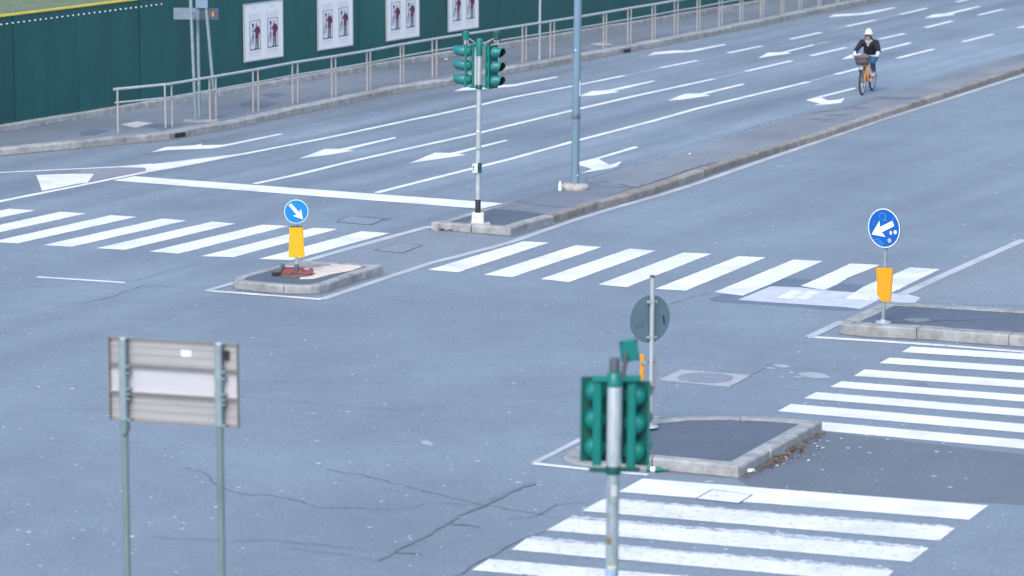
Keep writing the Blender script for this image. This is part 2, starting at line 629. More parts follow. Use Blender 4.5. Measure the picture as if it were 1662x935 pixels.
# lane line next to the hoarding, then its dashes
line('lane_line', [(-260, 378), (60, 314), (131, 300), (239, 278), (299.5, 267.4), (396, 249), (468, 235), (531, 223), (601, 208), (666, 194), (698, 187.7), (770, 172), (831, 157.6), (927, 139.6), (1014, 122)], LW)
line('lane_line', [(1014, 122), (1072, 109.5)], LW * 0.8, M_FADE)
for a, b in (((1072, 109.5), (1132, 97.5)), ((1181.5, 85.4), (1237, 74)), ((1283, 63), (1333, 52)), ((1374, 42), (1421, 32)), ((1461, 23), (1504, 13)), ((1552, 3), (1594, -6))):
    line('lane_dash', [a, b], LW)
line('lane_line', [(1352, 47), (1374, 42)], LW * 0.7, M_FADE)
line('lane_line', [(1421, 32), (1461, 23)], LW * 0.7, M_FADE)
# middle lane line
line('lane_line', [(412.6, 297.5), (481, 283), (577, 259.5), (673.5, 238), (770, 217), (831, 202), (927, 179), (1031, 155), (1096, 141), (1158, 127.6)], LW)
line('lane_line', [(1158, 127.6), (1211, 115)], LW * 0.8, M_FADE)
for a, b in (((1211, 115), (1285, 98)), ((1316, 90), (1373, 76.5)), ((1427, 63), (1468, 54)), ((1502, 44.5), (1546, 33.5)), ((1588, 24), (1628, 14.5)), ((1668, 5), (1704, -4))):
    line('lane_dash', [a, b], LW)
# lane line beside the median lane
line('lane_line', [(611, 312), (690, 292), (770, 272), (831, 256.6), (927, 230), (1062, 195), (1131, 175.5), (1205.6, 157.6), (1313, 132)], LW)
line('lane_line', [(1313, 132), (1357, 120)], LW * 0.8, M_FADE)
for a, b in (((1357, 120), (1399, 109.5)), ((1456, 94), (1516, 79)), ((1562, 67.5), (1612, 55)), ((1652, 45), (1700, 33))):
    line('lane_dash', [a, b], LW)
mark('stop_line', [(183, 292), (218, 285), (817, 329), (782, 338)], M_WHITE, 0.0165, rag=0.006)

# arrows
B_ = lambda p: crop(481, 0, 4.155, p)
C_ = lambda p: crop(831, 0, 4.155, p)
D_ = lambda p: crop(1131, 0, 4.155, p)
E_ = lambda p: crop(131, 200, 4.155, p)
F_ = lambda p: crop(481, 200, 4.155, p)
G_ = lambda p: crop(831, 200, 4.155, p)
for pts in (
    F_([(10, 237), (195, 170), (290, 170), (660, 91), (678, 96), (345, 177), (400, 181), (200, 213)]),
    F_([(760, 267), (935, 195), (1040, 198), (1410, 108), (1430, 114), (1090, 203), (1150, 210), (960, 238)]),
    E_([(470, 195), (570, 158), (770, 146), (820, 134), (810, 146), (960, 143), (1345, 67), (1368, 71), (980, 152), (880, 168), (700, 174), (585, 179)]),
    G_([(825, 153), (858, 159), (585, 239), (655, 277), (690, 270), (720, 257), (740, 258), (705, 290), (680, 299), (465, 334), (540, 307), (452, 280), (440, 262), (560, 233)]),
    D_([(1060, 588), (1076, 595), (840, 655), (880, 675), (945, 672), (998, 658), (972, 690), (900, 700), (785, 709), (832, 697), (735, 672), (820, 648)]),
    C_([(445, 648), (540, 612), (640, 605), (950, 541), (968, 545), (690, 611), (725, 617), (560, 641)]),
    C_([(1050, 676), (1165, 630), (1270, 627), (1550, 562), (1572, 567), (1300, 634), (1340, 641), (1150, 669)]),
    C_([(912, 374), (955, 350), (1100, 337), (1190, 338), (1430, 295), (1448, 299), (1220, 347), (1000, 363)]),
    B_([(1058, 613), (1130, 588), (1350, 574), (1460, 567), (1745, 514), (1768, 518), (1480, 578), (1300, 596)]),
    D_([(887, 114), (925, 95), (1100, 88), (1325, 48), (1345, 51), (1150, 95), (1000, 106)]),
    D_([(412, 390), (480, 352), (570, 350), (780, 298), (800, 301), (605, 351), (640, 357), (500, 376)]),
    D_([(972, 399), (1040, 365), (1130, 358), (1430, 284), (1455, 288), (1150, 363), (1180, 370), (1060, 388)]),
    D_([(1532, 122), (1590, 96), (1680, 88), (1900, 38), (1918, 42), (1720, 92), (1745, 98), (1620, 114)]),
):
    mark('direction_arrow', pts)
line('arrow_tail', D_([(800, 297), (890, 276)]), 0.12, M_FADE)
line('lane_dash', D_([(655, 155), (760, 152)]), 0.12, M_FADE)
# chevron at the left
mark('chevron', E_([(255, 292), (480, 272), (700, 246), (1000, 210), (1130, 194), (1050, 216), (760, 266), (440, 322), (438, 297)]), z=0.0175)
line('edge_line', E_([(-560, 330), (0, 303), (255, 291), (480, 271)]), 0.12, z=0.015)
mark('chevron', E_([(-300, 345), (-60, 337), (90, 337), (45, 398), (0, 401), (-260, 452)]), z=0.0175)

# zebra crossing left of the median
for UL, UR, LR, LL in (
    ((15, 338), (57, 340.6), (-143, 383), (-188, 381)), ((97, 343), (140, 345.6), (-57, 388.5), (-102, 386.5)), ((179, 348.5), (222, 351), (30, 394), (-16, 392)),
    ((263, 354), (303.6, 357), (117, 399.6), (70, 397)), ((344, 359), (382.5, 362), (203, 404.6), (156, 402)), ((426, 364), (468, 366), (290, 411), (242, 407.5)),
    ((509, 369), (548, 371), (379, 416.6), (326, 415)), ((587, 374.5), (632.6, 377.6), (473, 421.4), (420, 419.5))):
    mark('zebra_stripe', [UL, UR, LR, LL], M_WHITE, rag=0.006)
# zebra crossing right of the median
for UL, UR, LR, LL in (
    ((849, 391), (891, 393), (743, 441), (695, 437)), ((934.5, 397), (976.6, 400), (831, 449), (785.5, 445)), ((1022, 402.5), (1064.5, 406), (923.7, 457), (877, 452)),
    ((1109, 409), (1154.7, 411), (1017.5, 465), (970.6, 461)), ((1199, 415), (1243, 417), (1112.6, 471), (1063, 468))):
    mark('zebra_stripe', [UL, UR, LR, LL], M_WHITE, rag=0.006)
mark('zebra_stripe', [(1287.4, 420.5), (1335.6, 423), (1251, 460), (1205.6, 479), (1159, 473.4), (1226, 446)], M_WHITE, rag=0.006)
mark('zebra_stripe', [(1380, 427), (1429.4, 429), (1378, 449), (1360, 460), (1338, 470), (1299.5, 463), (1330, 450)], M_WHITE, rag=0.008)
mark('zebra_stripe', [(1477.6, 433), (1525.7, 436), (1448, 474), (1418, 487), (1371, 484), (1402, 464)], M_WORN, rag=0.008)
mark('paint_square', c4([(540, 342), (640, 290), (725, 297), (630, 352)]), M_WORN, rag=0.004)
mark('paint_square', c4([(650, 348), (745, 294), (832, 300), (742, 356)]), M_WORN, rag=0.004)
# zebra crossings on the right-hand arm
def stripe_run(UL, LL, slope_px, length, name='zebra_stripe', m=M_WHITE, top_rag=0.008):
    a, b = G(*UL), G(*LL)
    d = (G(UL[0] + 200, UL[1] + slope_px * 200) - a).normalized()
    z = 0.0125 + (PK[0] % 7) * 0.0004
    PK[0] += 1
    n = int(length / 0.06)
    up = [a + d * (length * i / n) for i in range(n + 1)]
    lo = [b + d * (length * i / n) for i in range(n + 1)]
    s = Vector((-d.y, d.x, 0))
    ph = random.uniform(0, 9)
    up = [p + s * (random.uniform(-top_rag, top_rag) + top_rag * 0.8 * math.sin(i * 0.13 + ph)) for i, p in enumerate(up)]
    lo = [p + s * random.uniform(-0.005, 0.005) for p in lo]
    mb = MB()
    vs = [Vector((p.x, p.y, z)) for p in up + lo]
    mb.add(vs, [(i, n + 1 + i, n + 2 + i, i + 1) for i in range(n)])
    return mb.build(name, m, road)
for UL, LL, sl in (((1478.8, 563), (1463, 572), .062), ((1444, 581), (1426.5, 590), .066), ((1403, 600), (1386, 610.5), .07), ((1365.7, 619.4), (1347, 628.6), .075),
                   ((1324.7, 637), (1304.8, 647), .081), ((1283.8, 656), (1262, 668), .086)):
    stripe_run(UL, LL, sl, 4.2)
stripe_run((1334, 685.5), (1334, 699.6), .0885, 3.6)
for i, (UL, LL) in enumerate((((1043, 777.4), (1003.5, 799)), ((976.6, 811.5), (944, 830)), ((923, 841), (887, 861)), ((855, 874), (829.7, 893)), ((794, 907.5), (765.7, 926)), ((735, 940), (700, 961)))):
    sl_ = (.078, .082, .086, .088, .09, .094)[i]
    stripe_run(UL, LL, sl_, 4.2, m=M_WORN if i else M_WHITE, top_rag=(0.006, 0.02, 0.03, 0.02, 0.008, 0.008)[i])
    if i in (1, 2, 3):                           # earlier coat showing as a chipped fringe along the far edge
        stripe_run((UL[0] + 6, UL[1] - (2.6, 3.6, 2.4)[i - 1]), (UL[0] - 1, UL[1] + 1), sl_, 4.12, 'paint_fringe', M_FRINGE, 0.03)
# old edge lines round the islands
line('edge_line', [(1790, 82), (1662, 121), (1531, 162.5), (1497, 173), (1432, 193), (1340, 225), (1227, 263.5), (1131, 297), (1071, 316), (994, 337.5), (927, 358), (831, 391.5), (801, 400), (697.6, 426.5), (625, 450.5), (522, 484.7)], 0.15, M_EDGE)
line('edge_line', [(522, 484.7), (450, 479), (335.6, 470.5)], 0.13, M_WORN, 0.0155)
line('edge_line', [(335.6, 470.5), (383, 457)], 0.13, M_EDGE, 0.0175)
line('edge_line', [(484, 426), (560, 404), (640, 382), (699, 366)], 0.16, M_EDGE)
line('edge_line', [(1312.7, 545.6), (1340, 533), (1366, 520)], 0.15, M_EDGE, 0.0175)
line('edge_line', [(1312.7, 545.6), (1420, 552), (1531, 559.5), (1790, 580)], 0.15, M_WORN)
line('edge_line', [(1462, 478), (1531, 446), (1662, 388)], 0.17, M_EDGE)
line('edge_line', [(865.5, 750.5), (905, 731), (946, 710), (1010, 684)], 0.1, M_EDGE)
line('edge_line', [(865.5, 750.5), (930, 757.5), (985, 763), (1052, 769)], 0.12, M_WORN, 0.0175)
line('edge_line', [(60, 448.5), (131, 453), (203, 457.8)], 0.12, M_WORN)

# covers let into the road
def frame_cover(px, name, m_fill, grooves=0):
    w = [G(u, v) for u, v in px]
    c = sum(w, Vector()) / 4
    b = MB()
    for i in range(4):
        b.ribbon([w[i], w[(i + 1) % 4]], 0.02, 0.0172 + 0.0005 * i)
    b.build('cover_frame', M_CRACK, road)
    b = MB()
    b.sheet([c + (p - c) * 0.96 for p in w], 0.0165)
    if grooves:
        for k in range(grooves):
            t = (k + 1) / (grooves + 1)
            b.ribbon([w[0].lerp(w[1], t), w[3].lerp(w[2], t)], 0.02, 0.0185)
    return b.build(name, m_fill, road)
M_IRON = mat('iron cover', (0.22, 0.25, 0.3), 0.6, 0.35, 14, bump=0.5, bscale=30)
frame_cover(F_([(270, 667), (360, 625), (590, 650), (500, 688)]), 'square_cover', M_IRON)
patch(road, 'asphalt_patch', F_([(410, 627), (470, 625), (650, 640), (620, 655), (560, 655)]), 0.0068, M_PATCH)
frame_cover(F_([(525, 858), (690, 808), (850, 825), (715, 877)]), 'square_cover', M_IRON)
frame_cover(crop(801, 600, 2.79, [(915, 586), (990, 545), (1172, 569), (1110, 607)]), 'painted_cover', M_WORN)
sq = [G(u, v) for u, v in ((1068, 617), (1105.6, 600), (1218.6, 609), (1184.5, 628.5))]
b = MB(); b.sheet(sq, 0.006); b.build('manhole_surround', mat('manhole concrete', (0.36, 0.38, 0.4), 0.8, 0.15, 6), road)
def manhole(u, v, r):
    c = G(u, v)
    b = MB()
    b.lathe((c.x, c.y, 0), [(r * 1.07, 0.004), (r * 1.07, 0.011), (r * 1.0, 0.011), (r, 0.0075), (r * 0.97, 0.0075), (r * 0.97, 0.013), (0.01, 0.013)], 40, smooth=False)
    for k in range(5):
        for a in range(6 + 6 * k):
            t = 2 * PI * a / (6 + 6 * k)
            rr = r * (0.15 + 0.17 * k)
            b.box((c.x + rr * math.cos(t), c.y + rr * math.sin(t), 0.0145), (0.035, 0.025, 0.006), t)
    b.build('manhole_cover', M_IRON, road)
manhole(1145, 613.5, 0.36)
manhole(1490, 624.5, 0.16)
M_BLOT = mat('pale paint blot', (0.34, 0.37, 0.41), 0.8, 0.15, 6)
for u, v, rx, ry in ((1269.4, 594.5, 13, 2.6), (1322, 609.8, 25, 4.6), (1250, 597.5, 9, 1.4), (1295, 612.5, 8, 1.2), (692, 719, 9, 3.4)):
    b = MB()
    b.sheet([G(u + rx * math.cos(t) * random.uniform(.9, 1.1), v + ry * math.sin(t) * random.uniform(.9, 1.1) + rx * math.cos(t) * 0.1) for t in [2 * PI * k / 22 for k in range(22)]], 0.0095 + random.random() * 0.001)
    b.build('paint_blot', M_BLOT, road)

# cracks and sealed seams
def crack(pts, w=0.016, m=M_CRACK, wob=0.03):
    P = [G(u, v) for u, v in pts]
    W = []
    for a, b in zip(P, P[1:]):
        k = max(1, int((b - a).length / 0.12))
        for j in range(k):
            W.append(a.lerp(b, j / k) + Vector((random.uniform(-wob, wob), random.uniform(-wob, wob), 0)))
    W.append(P[-1])
    PK[0] += 1
    w = w * (0.62 if m is M_CRACK else 1.0)
    b = MB()
    b.ribbon(W, [w * random.uniform(0.35, 1.25) for _ in W], 0.0205 + (PK[0] % 9) * 0.0004)
    b.build('crack' if m is M_CRACK else 'sealed_seam', m, road)
c5 = lambda p: crop(131, 600, 2.79, p)
c6 = lambda p: crop(531, 600, 2.79, p)
c1 = lambda p: crop(131, 400, 4.155, p)
crack(c5([(460, 445), (550, 462), (610, 515), (650, 540), (720, 565), (850, 570), (1000, 595), (1065, 630), (1250, 630), (1479, 632)]), 0.022)
crack(c6([(360, 632), (450, 607), (690, 610)]), 0.012)
crack(c5([(300, 755), (420, 768), (680, 775), (900, 778), (1150, 800), (1280, 815)]), 0.018)
crack(c5([(940, 810), (1150, 835), (1350, 865)]) + c6([(230, 865)]), 0.014)
crack(c6([(230, 868), (330, 812), (480, 737), (600, 662), (720, 615)]), 0.06, M_SEAM, 0.02)
crack(c6([(690, 628), (760, 590), (830, 555), (935, 515)]), 0.085, M_SEAM, 0.02)
crack(c6([(560, 700), (620, 702), (690, 714)]), 0.06, M_SEAM)
crack(c6([(280, 830), (430, 838)]), 0.05, M_SEAM)
crack(c6([(0, 450), (260, 505), (470, 560), (690, 610), (830, 635), (1080, 678)]), 0.02)
crack(c6([(820, 680), (960, 665), (1010, 630), (1080, 608), (1200, 602)]), 0.022)
crack(c6([(560, 950), (700, 870), (790, 825), (900, 760), (990, 735)]), 0.026)
crack(c5([(-200, 190), (0, 180), (100, 178)]), 0.012)
crack(c5([(730, 122), (850, 135), (1000, 150), (1200, 165), (1479, 190)]) + c6([(420, 200)]), 0.014)
crack(c1([(-150, 380), (0, 385), (210, 345), (310, 305), (440, 262), (600, 270), (840, 282)]), 0.02)
crack(c1([(300, 225), (360, 235), (470, 205), (600, 160), (820, 110)]), 0.018)
crack(c6([(700, 40), (950, 40), (1150, 45)]), 0.012)
crack(crop(1131, 560, 4.155, [(230, 285), (370, 205), (500, 130)]), 0.012)
crack(crop(831, 400, 4.155, [(0, 65), (180, 80), (460, 108)]), 0.012)
crack(crop(831, 400, 4.155, [(1070, 385), (1200, 350), (1330, 320)]), 0.018)
crack(D_([(310, 655), (500, 664), (735, 672)]), 0.018)
crack(crop(481, 400, 4.155, [(380, 330), (560, 345), (800, 375)]), 0.016)

# dirt in the gutters, also painting contact darkening along the kerb feet
M_DIRT_SHADE = mat('gutter dirt and shade', (0.15, 0.155, 0.165), 0.95, 0.4, 6)
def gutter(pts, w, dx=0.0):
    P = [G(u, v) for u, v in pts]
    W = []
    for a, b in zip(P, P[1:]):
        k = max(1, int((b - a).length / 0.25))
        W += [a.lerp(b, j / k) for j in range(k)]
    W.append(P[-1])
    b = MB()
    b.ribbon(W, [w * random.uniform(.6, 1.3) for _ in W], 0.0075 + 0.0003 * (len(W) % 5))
    b.build('gutter_dirt_shade', M_DIRT_SHADE, road)
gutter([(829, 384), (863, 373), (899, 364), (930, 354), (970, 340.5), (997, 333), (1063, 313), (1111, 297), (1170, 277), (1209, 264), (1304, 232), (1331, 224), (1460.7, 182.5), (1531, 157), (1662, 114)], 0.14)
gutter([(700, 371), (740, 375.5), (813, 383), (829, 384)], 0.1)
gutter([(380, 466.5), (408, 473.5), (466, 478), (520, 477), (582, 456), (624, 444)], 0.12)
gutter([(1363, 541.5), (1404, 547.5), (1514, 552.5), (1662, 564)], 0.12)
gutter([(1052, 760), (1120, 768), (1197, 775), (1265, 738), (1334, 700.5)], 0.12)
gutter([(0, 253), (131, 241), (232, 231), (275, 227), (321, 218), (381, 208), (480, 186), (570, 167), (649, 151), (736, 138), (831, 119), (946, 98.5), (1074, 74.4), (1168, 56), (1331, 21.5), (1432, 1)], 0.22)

# chewing gum and grit specks trodden into the asphalt
gm = MB()
for _ in range(620):
    u, v = random.uniform(-40, 1700), random.choice([random.uniform(300, 935), random.uniform(480, 935), random.uniform(120, 400)])
    c = G(u, v)
    r = random.uniform(0.008, 0.023) * (1.5 if random.random() < 0.12 else 1)
    n = 7
    st = random.uniform(0.6, 1.8)
    gm.add([(c.x + r * st * math.cos(2 * PI * k / n) * random.uniform(.7, 1.2), c.y + r * math.sin(2 * PI * k / n) * random.uniform(.7, 1.2), 0.0108) for k in range(n)], [tuple(range(n))])
gum = gm.build('chewing_gum', mat('trodden gum', (0.62, 0.65, 0.7), 0.7, 0.3, 2), None)
tag(gum, 'pale trodden chewing gum specks scattered over the junction asphalt', 'gum', kind='stuff')

# ================================================================== ISLANDS
def island(name, px, z, width, m_kerb, m_fill, stone=1.0, closed=True, heights=None):
    pts = [G(u, v, (heights[i] if heights else z)) for i, (u, v) in enumerate(px)]
    p2 = [to2(p) for p in pts]
    ar = sum(a.x * b.y - b.x * a.y for a, b in zip(p2, p2[1:] + p2[:1]))
    hs = heights or [z] * len(px)
    if ar < 0:
        p2.reverse(); hs = hs[::-1]
    inn = offset_line(p2, width * 0.8, True)
    b = MB()
    b.add([(p.x, p.y, hs[i] - 0.012) for i, p in enumerate(inn)], [tuple(range(len(inn)))])
    o = struct(b.build(name, m_fill))
    kerb(o, p2, width, hs, m_kerb, stone, closed)
    return o

# small island with the bright blue sign
isl_a = island('small_traffic_island', [(379.6, 454), (383, 449.5), (395, 445), (440, 433.5), (483.6, 422.6), (622, 430), (580, 443), (545, 455.5), (533.7, 459), (520, 462.3), (505, 464), (486, 464.3), (466, 463), (428, 459.8), (395, 457.2), (383, 455.8)],
               0.125, 0.16, M_KERB, M_DARK, 0.95)
x5 = lambda p: crop(370, 310, 5.193, p)
def raised_patch(parent, name, px, z, m):
    b = MB()
    b.sheet([G(u, v, z) for u, v in px], z)
    return b.build(name, m, parent)
raised_patch(isl_a, 'sand_patch', x5([(455, 640), (560, 608), (640, 603), (900, 612), (1115, 630), (1130, 640), (1040, 672), (880, 700), (720, 742), (600, 745), (640, 690), (560, 640)]), 0.118,
             mat('spilled sand', (0.66, 0.57, 0.49), 0.95, 0.22, 7, bump=0.4, bscale=30))
raised_patch(isl_a, 'broken_asphalt', x5([(520, 628), (600, 598), (800, 604), (880, 622), (760, 640), (640, 650)]), 0.1205, mat('broken asphalt', (0.3, 0.285, 0.28), 0.95, 0.4, 14, bump=0.5, bscale=30))

# island on the right
isl_b = island('right_traffic_island', [(1364, 524), (1369, 519), (1384, 512), (1434.5, 489), (1531, 494.5), (1790, 510), (1790, 556), (1662, 545.5), (1531, 537), (1516.6, 534.8), (1440, 530.6), (1403.7, 528.5), (1378, 527), (1368, 526)],
               0.15, 0.26, M_KERB, M_DARK, 1.15)
raised_patch(isl_b, 'scuff_mark', crop(1131, 400, 4.155, [(1390, 490), (1460, 483), (1560, 485), (1580, 500), (1500, 512), (1430, 505)]), 0.1412, asphalt('scuffed asphalt', (0.17, 0.19, 0.22), streak=0.1, blotch=0.3))

# foreground island, its tip sunk level with the road
isl_c = island('foreground_traffic_island', [(914, 741), (917, 735), (927, 729.5), (942, 722), (985, 702), (1030, 686), (1062, 678.5), (1113, 675.3), (1181, 675), (1245, 677), (1333, 684), (1266, 720), (1199.6, 757), (1130, 750), (1059, 743.5), (1020, 747), (984, 754), (950, 753.5), (928, 750), (917, 745)],
               0.14, 0.2, M_KERB, M_DARK, 1.15,
               heights=[.02, .02, .02, .025, .06, .11, .14, .14, .14, .14, .14, .14, .14, .14, .14, .11, .045, .025, .02, .02])

# the long median
med_r = [(828.6, 369), (863, 358.5), (899, 349.5), (930, 341), (970, 327), (997, 321.5), (1063, 303.5), (1111, 287), (1170, 267), (1209, 254.5), (1242.4, 244), (1304, 225), (1331, 217.5), (1460.7, 174.5), (1531, 151.6), (1662, 109), (1990, 14), (2400, -82)]
med_l = [(2330, -96), (1930, 4), (1662, 83), (1531, 122.7), (1429.4, 154), (1362, 168.5), (1261, 195), (1172, 224), (1086, 250.5), (1009, 272.5), (949, 292.7), (909, 301), (861, 314.5), (816.6, 329), (711, 360)]
MZ = 0.13
mr = [G(u, v, MZ) for u, v in med_r]
ml = [G(u, v, MZ) for u, v in med_l]
fl, fr = G(699.4, 361.5, MZ), G(828.6, 369, MZ)
loop = ml + [fl] + [G(760, 365, MZ)] + mr
b = MB()
sh = [p for p in offset_line([to2(q) for q in loop], 0.1, True)]
b.prism([(p.x, p.y) for p in sh], -0.03, MZ - 0.012)
median = struct(b.build('median', M_OLD))
fix_normals(median)
kerb(median, [fl, G(760, 365, MZ), fr], 0.2, MZ, M_KERB, 0.95)
kerb(median, [to2(p) for p in mr[:3]], 0.2, MZ, M_KERB, 0.9)
kerb(median, [to2(p) for p in mr[2:]], 0.2, MZ, M_KERB2, 1.15)
kerb(median, [G(816.6, 329, MZ), G(711, 360, MZ), fl], 0.16, MZ, M_KERB, 1.0)
x8 = lambda p: crop(690, 230, 5.843, p)
raised_patch(median, 'asphalt_patch', x8([(185, 752), (560, 652), (650, 636), (900, 655), (1185, 690), (990, 742), (770, 796), (480, 778)]), MZ - 0.007, M_DARK)
raised_patch(median, 'asphalt_patch', G_([(30, 522), (250, 455), (360, 425), (490, 388), (620, 405), (760, 425), (835, 428), (690, 480), (480, 545), (400, 572), (150, 552)]), MZ - 0.0075,
             asphalt('grey median patch', (0.165, 0.18, 0.215), streak=0.08, blotch=0.25))
raised_patch(median, 'asphalt_patch', D_([(960, 728), (1010, 712), (1150, 725), (1135, 738)]), MZ - 0.007, M_SEAM)
raised_patch(median, 'asphalt_patch', D_([(750, 803), (800, 792), (930, 795), (880, 812)]), MZ - 0.007, M_SEAM)
raised_patch(median, 'asphalt_patch', D_([(860, 770), (1030, 768), (990, 778), (880, 782)]), MZ - 0.0065, M_SEAM)
raised_patch(median, 'asphalt_patch', D_([(1190, 655), (1480, 650), (1530, 660), (1300, 668)]), MZ - 0.0065, M_SEAM)
def crack_on(parent, pts, z, w=0.02):
    P = [G(u, v, z) for u, v in pts]
    W = []
    for a, b in zip(P, P[1:]):
        k = max(1, int((b - a).length / 0.15))
        W += [a.lerp(b, j / k) + Vector((random.uniform(-.03, .03), random.uniform(-.03, .03), 0)) for j in range(k)]
    W.append(P[-1])
    bb = MB()
    bb.ribbon(W, [w * random.uniform(.4, 1.3) for _ in W], z)
    bb.build('crack', M_CRACK, parent)
crack_on(median, G_([(490, 384), (740, 300), (930, 255), (1060, 212)]), MZ - 0.004, 0.03)
crack_on(median, G_([(560, 425), (700, 430), (835, 432), (960, 395), (1170, 320), (1400, 255)]), MZ - 0.0045, 0.03)
crack_on(median, G_([(600, 390), (700, 405), (830, 430)]), MZ - 0.005, 0.025)
crack_on(median, D_([(180, 930), (540, 808), (720, 772), (860, 750)]), MZ - 0.0045, 0.03)
crack_on(median, D_([(860, 752), (1000, 735), (1140, 690)]), MZ - 0.005, 0.025)

# ================================================================== HOARDING
hoard = thing('hoarding', 'long teal green corrugated metal hoarding along the pavement', 'hoarding', (W0.x, W0.y, PZ - 0.008), math.atan2(WD.y, WD.x))
# local: x along wall, -y toward road, z up
PH, PW, PLW = 2.42, 1.12, 0.12
prof = []
nr = 16
for k in range(nr):
    x0 = PW * k / nr
    q = PW / nr
    prof += [(x0, 0.0), (x0 + q * 0.45, 0.0), (x0 + q * 0.62, -0.003), (x0 + q * 0.83, -0.003)]
prof.append((PW, 0.0))
pb = MB()
n = len(prof)
vs = [(x, y, PLW) for x, y in prof] + [(x, y, PH) for x, y in prof] + [(x, y + 0.0015 + 0.02, PLW) for x, y in prof] + [(x, y + 0.0215, PH) for x, y in prof]
fs = [(i, i + 1, n + i + 1, n + i) for i in range(n - 1)] + [(2 * n + i + 1, 2 * n + i, 3 * n + i, 3 * n + i + 1) for i in range(n - 1)]
fs += [(n + i, n + i + 1, 3 * n + i + 1, 3 * n + i) for i in range(n - 1)]
pme = pb.add(vs, fs).mesh('panel')
pme.materials.append(M_HOARD)
npan = 75
for k in range(npan):
    o = bpy.data.objects.new('panel', pme)
    C.objects.link(o)
    o.parent = hoard
    o.location = (-9 + k * PW, (k % 2) * 0.004 + random.uniform(-.002, .002), 0)
    o.rotation_euler = (random.uniform(-.003, .003), 0, random.uniform(-.002, .002))
# concrete footing in lengths, and yellow coping
for k in range(30):
    L_ = 2.8
    MB().bevbox((-9 + L_ * (k + .5), -0.03 + random.uniform(-.012, .012), 0.07 + random.uniform(-.012, .008)), (L_ - 0.015, 0.26, 0.14), 0.02).build('footing', M_KERB, hoard)
for k in range(28):
    MB().box((-9 + 3 * (k + .5), 0.01, PH + 0.022), (2.99, 0.07, 0.04)).build('coping', mat('yellow coping', (0.8, 0.6, 0.05), 0.5, 0.15, 4), hoard)
bme = MB().lathe((0, 0, 0), [(0.017, 0.02), (0.017, -0.006), (0.01, -0.012)], 10, axis='Y').mesh('bolt')
bme.materials.append(M_SWHITE)
for k in range(38):
    o = bpy.data.objects.new('bolt', bme)
    C.objects.link(o)
    o.parent = hoard
    o.location = (-4.0 + k * 0.19, -0.012, PH - 0.16)

# ground behind the hoarding with rough weeds
A = WA - WN * 0.15; Bp = WB - WN * 0.15
b = MB(); b.sheet([A, Bp, Bp - WN * 160, A - WN * 160], 0.05)
site = struct(b.build('site_ground', mat('weedy ground', (0.13, 0.17, 0.09), 0.95, 0.35, 1.5, bump=0.4, bscale=8)))
wb = MB()
for _ in range(5200):
    s_, t_ = random.uniform(-9, 6), random.uniform(6, 34)
    c = W0 + WD * s_ * (1 + t_ / 40) - WN * t_
    for k in range(3):
        a = random.uniform(0, 2 * PI)
        hgt = random.uniform(.12, .5)
        d = Vector((math.cos(a), math.sin(a), 0))
        q = Vector((-d.y, d.x, 0)) * random.uniform(.02, .045)
        e = c + d * random.uniform(.04, .2)
        wb.add([(c.x - q.x, c.y - q.y, 0.05), (c.x + q.x, c.y + q.y, 0.05), (e.x, e.y, 0.05 + hgt)], [(0, 1, 2)])
weeds = wb.build('weeds', mat('weed green', (0.09, 0.16, 0.045), 0.7, 0.4, 0.8))
tag(weeds, 'rough green weeds on the ground behind the hoarding', 'weeds', kind='stuff')

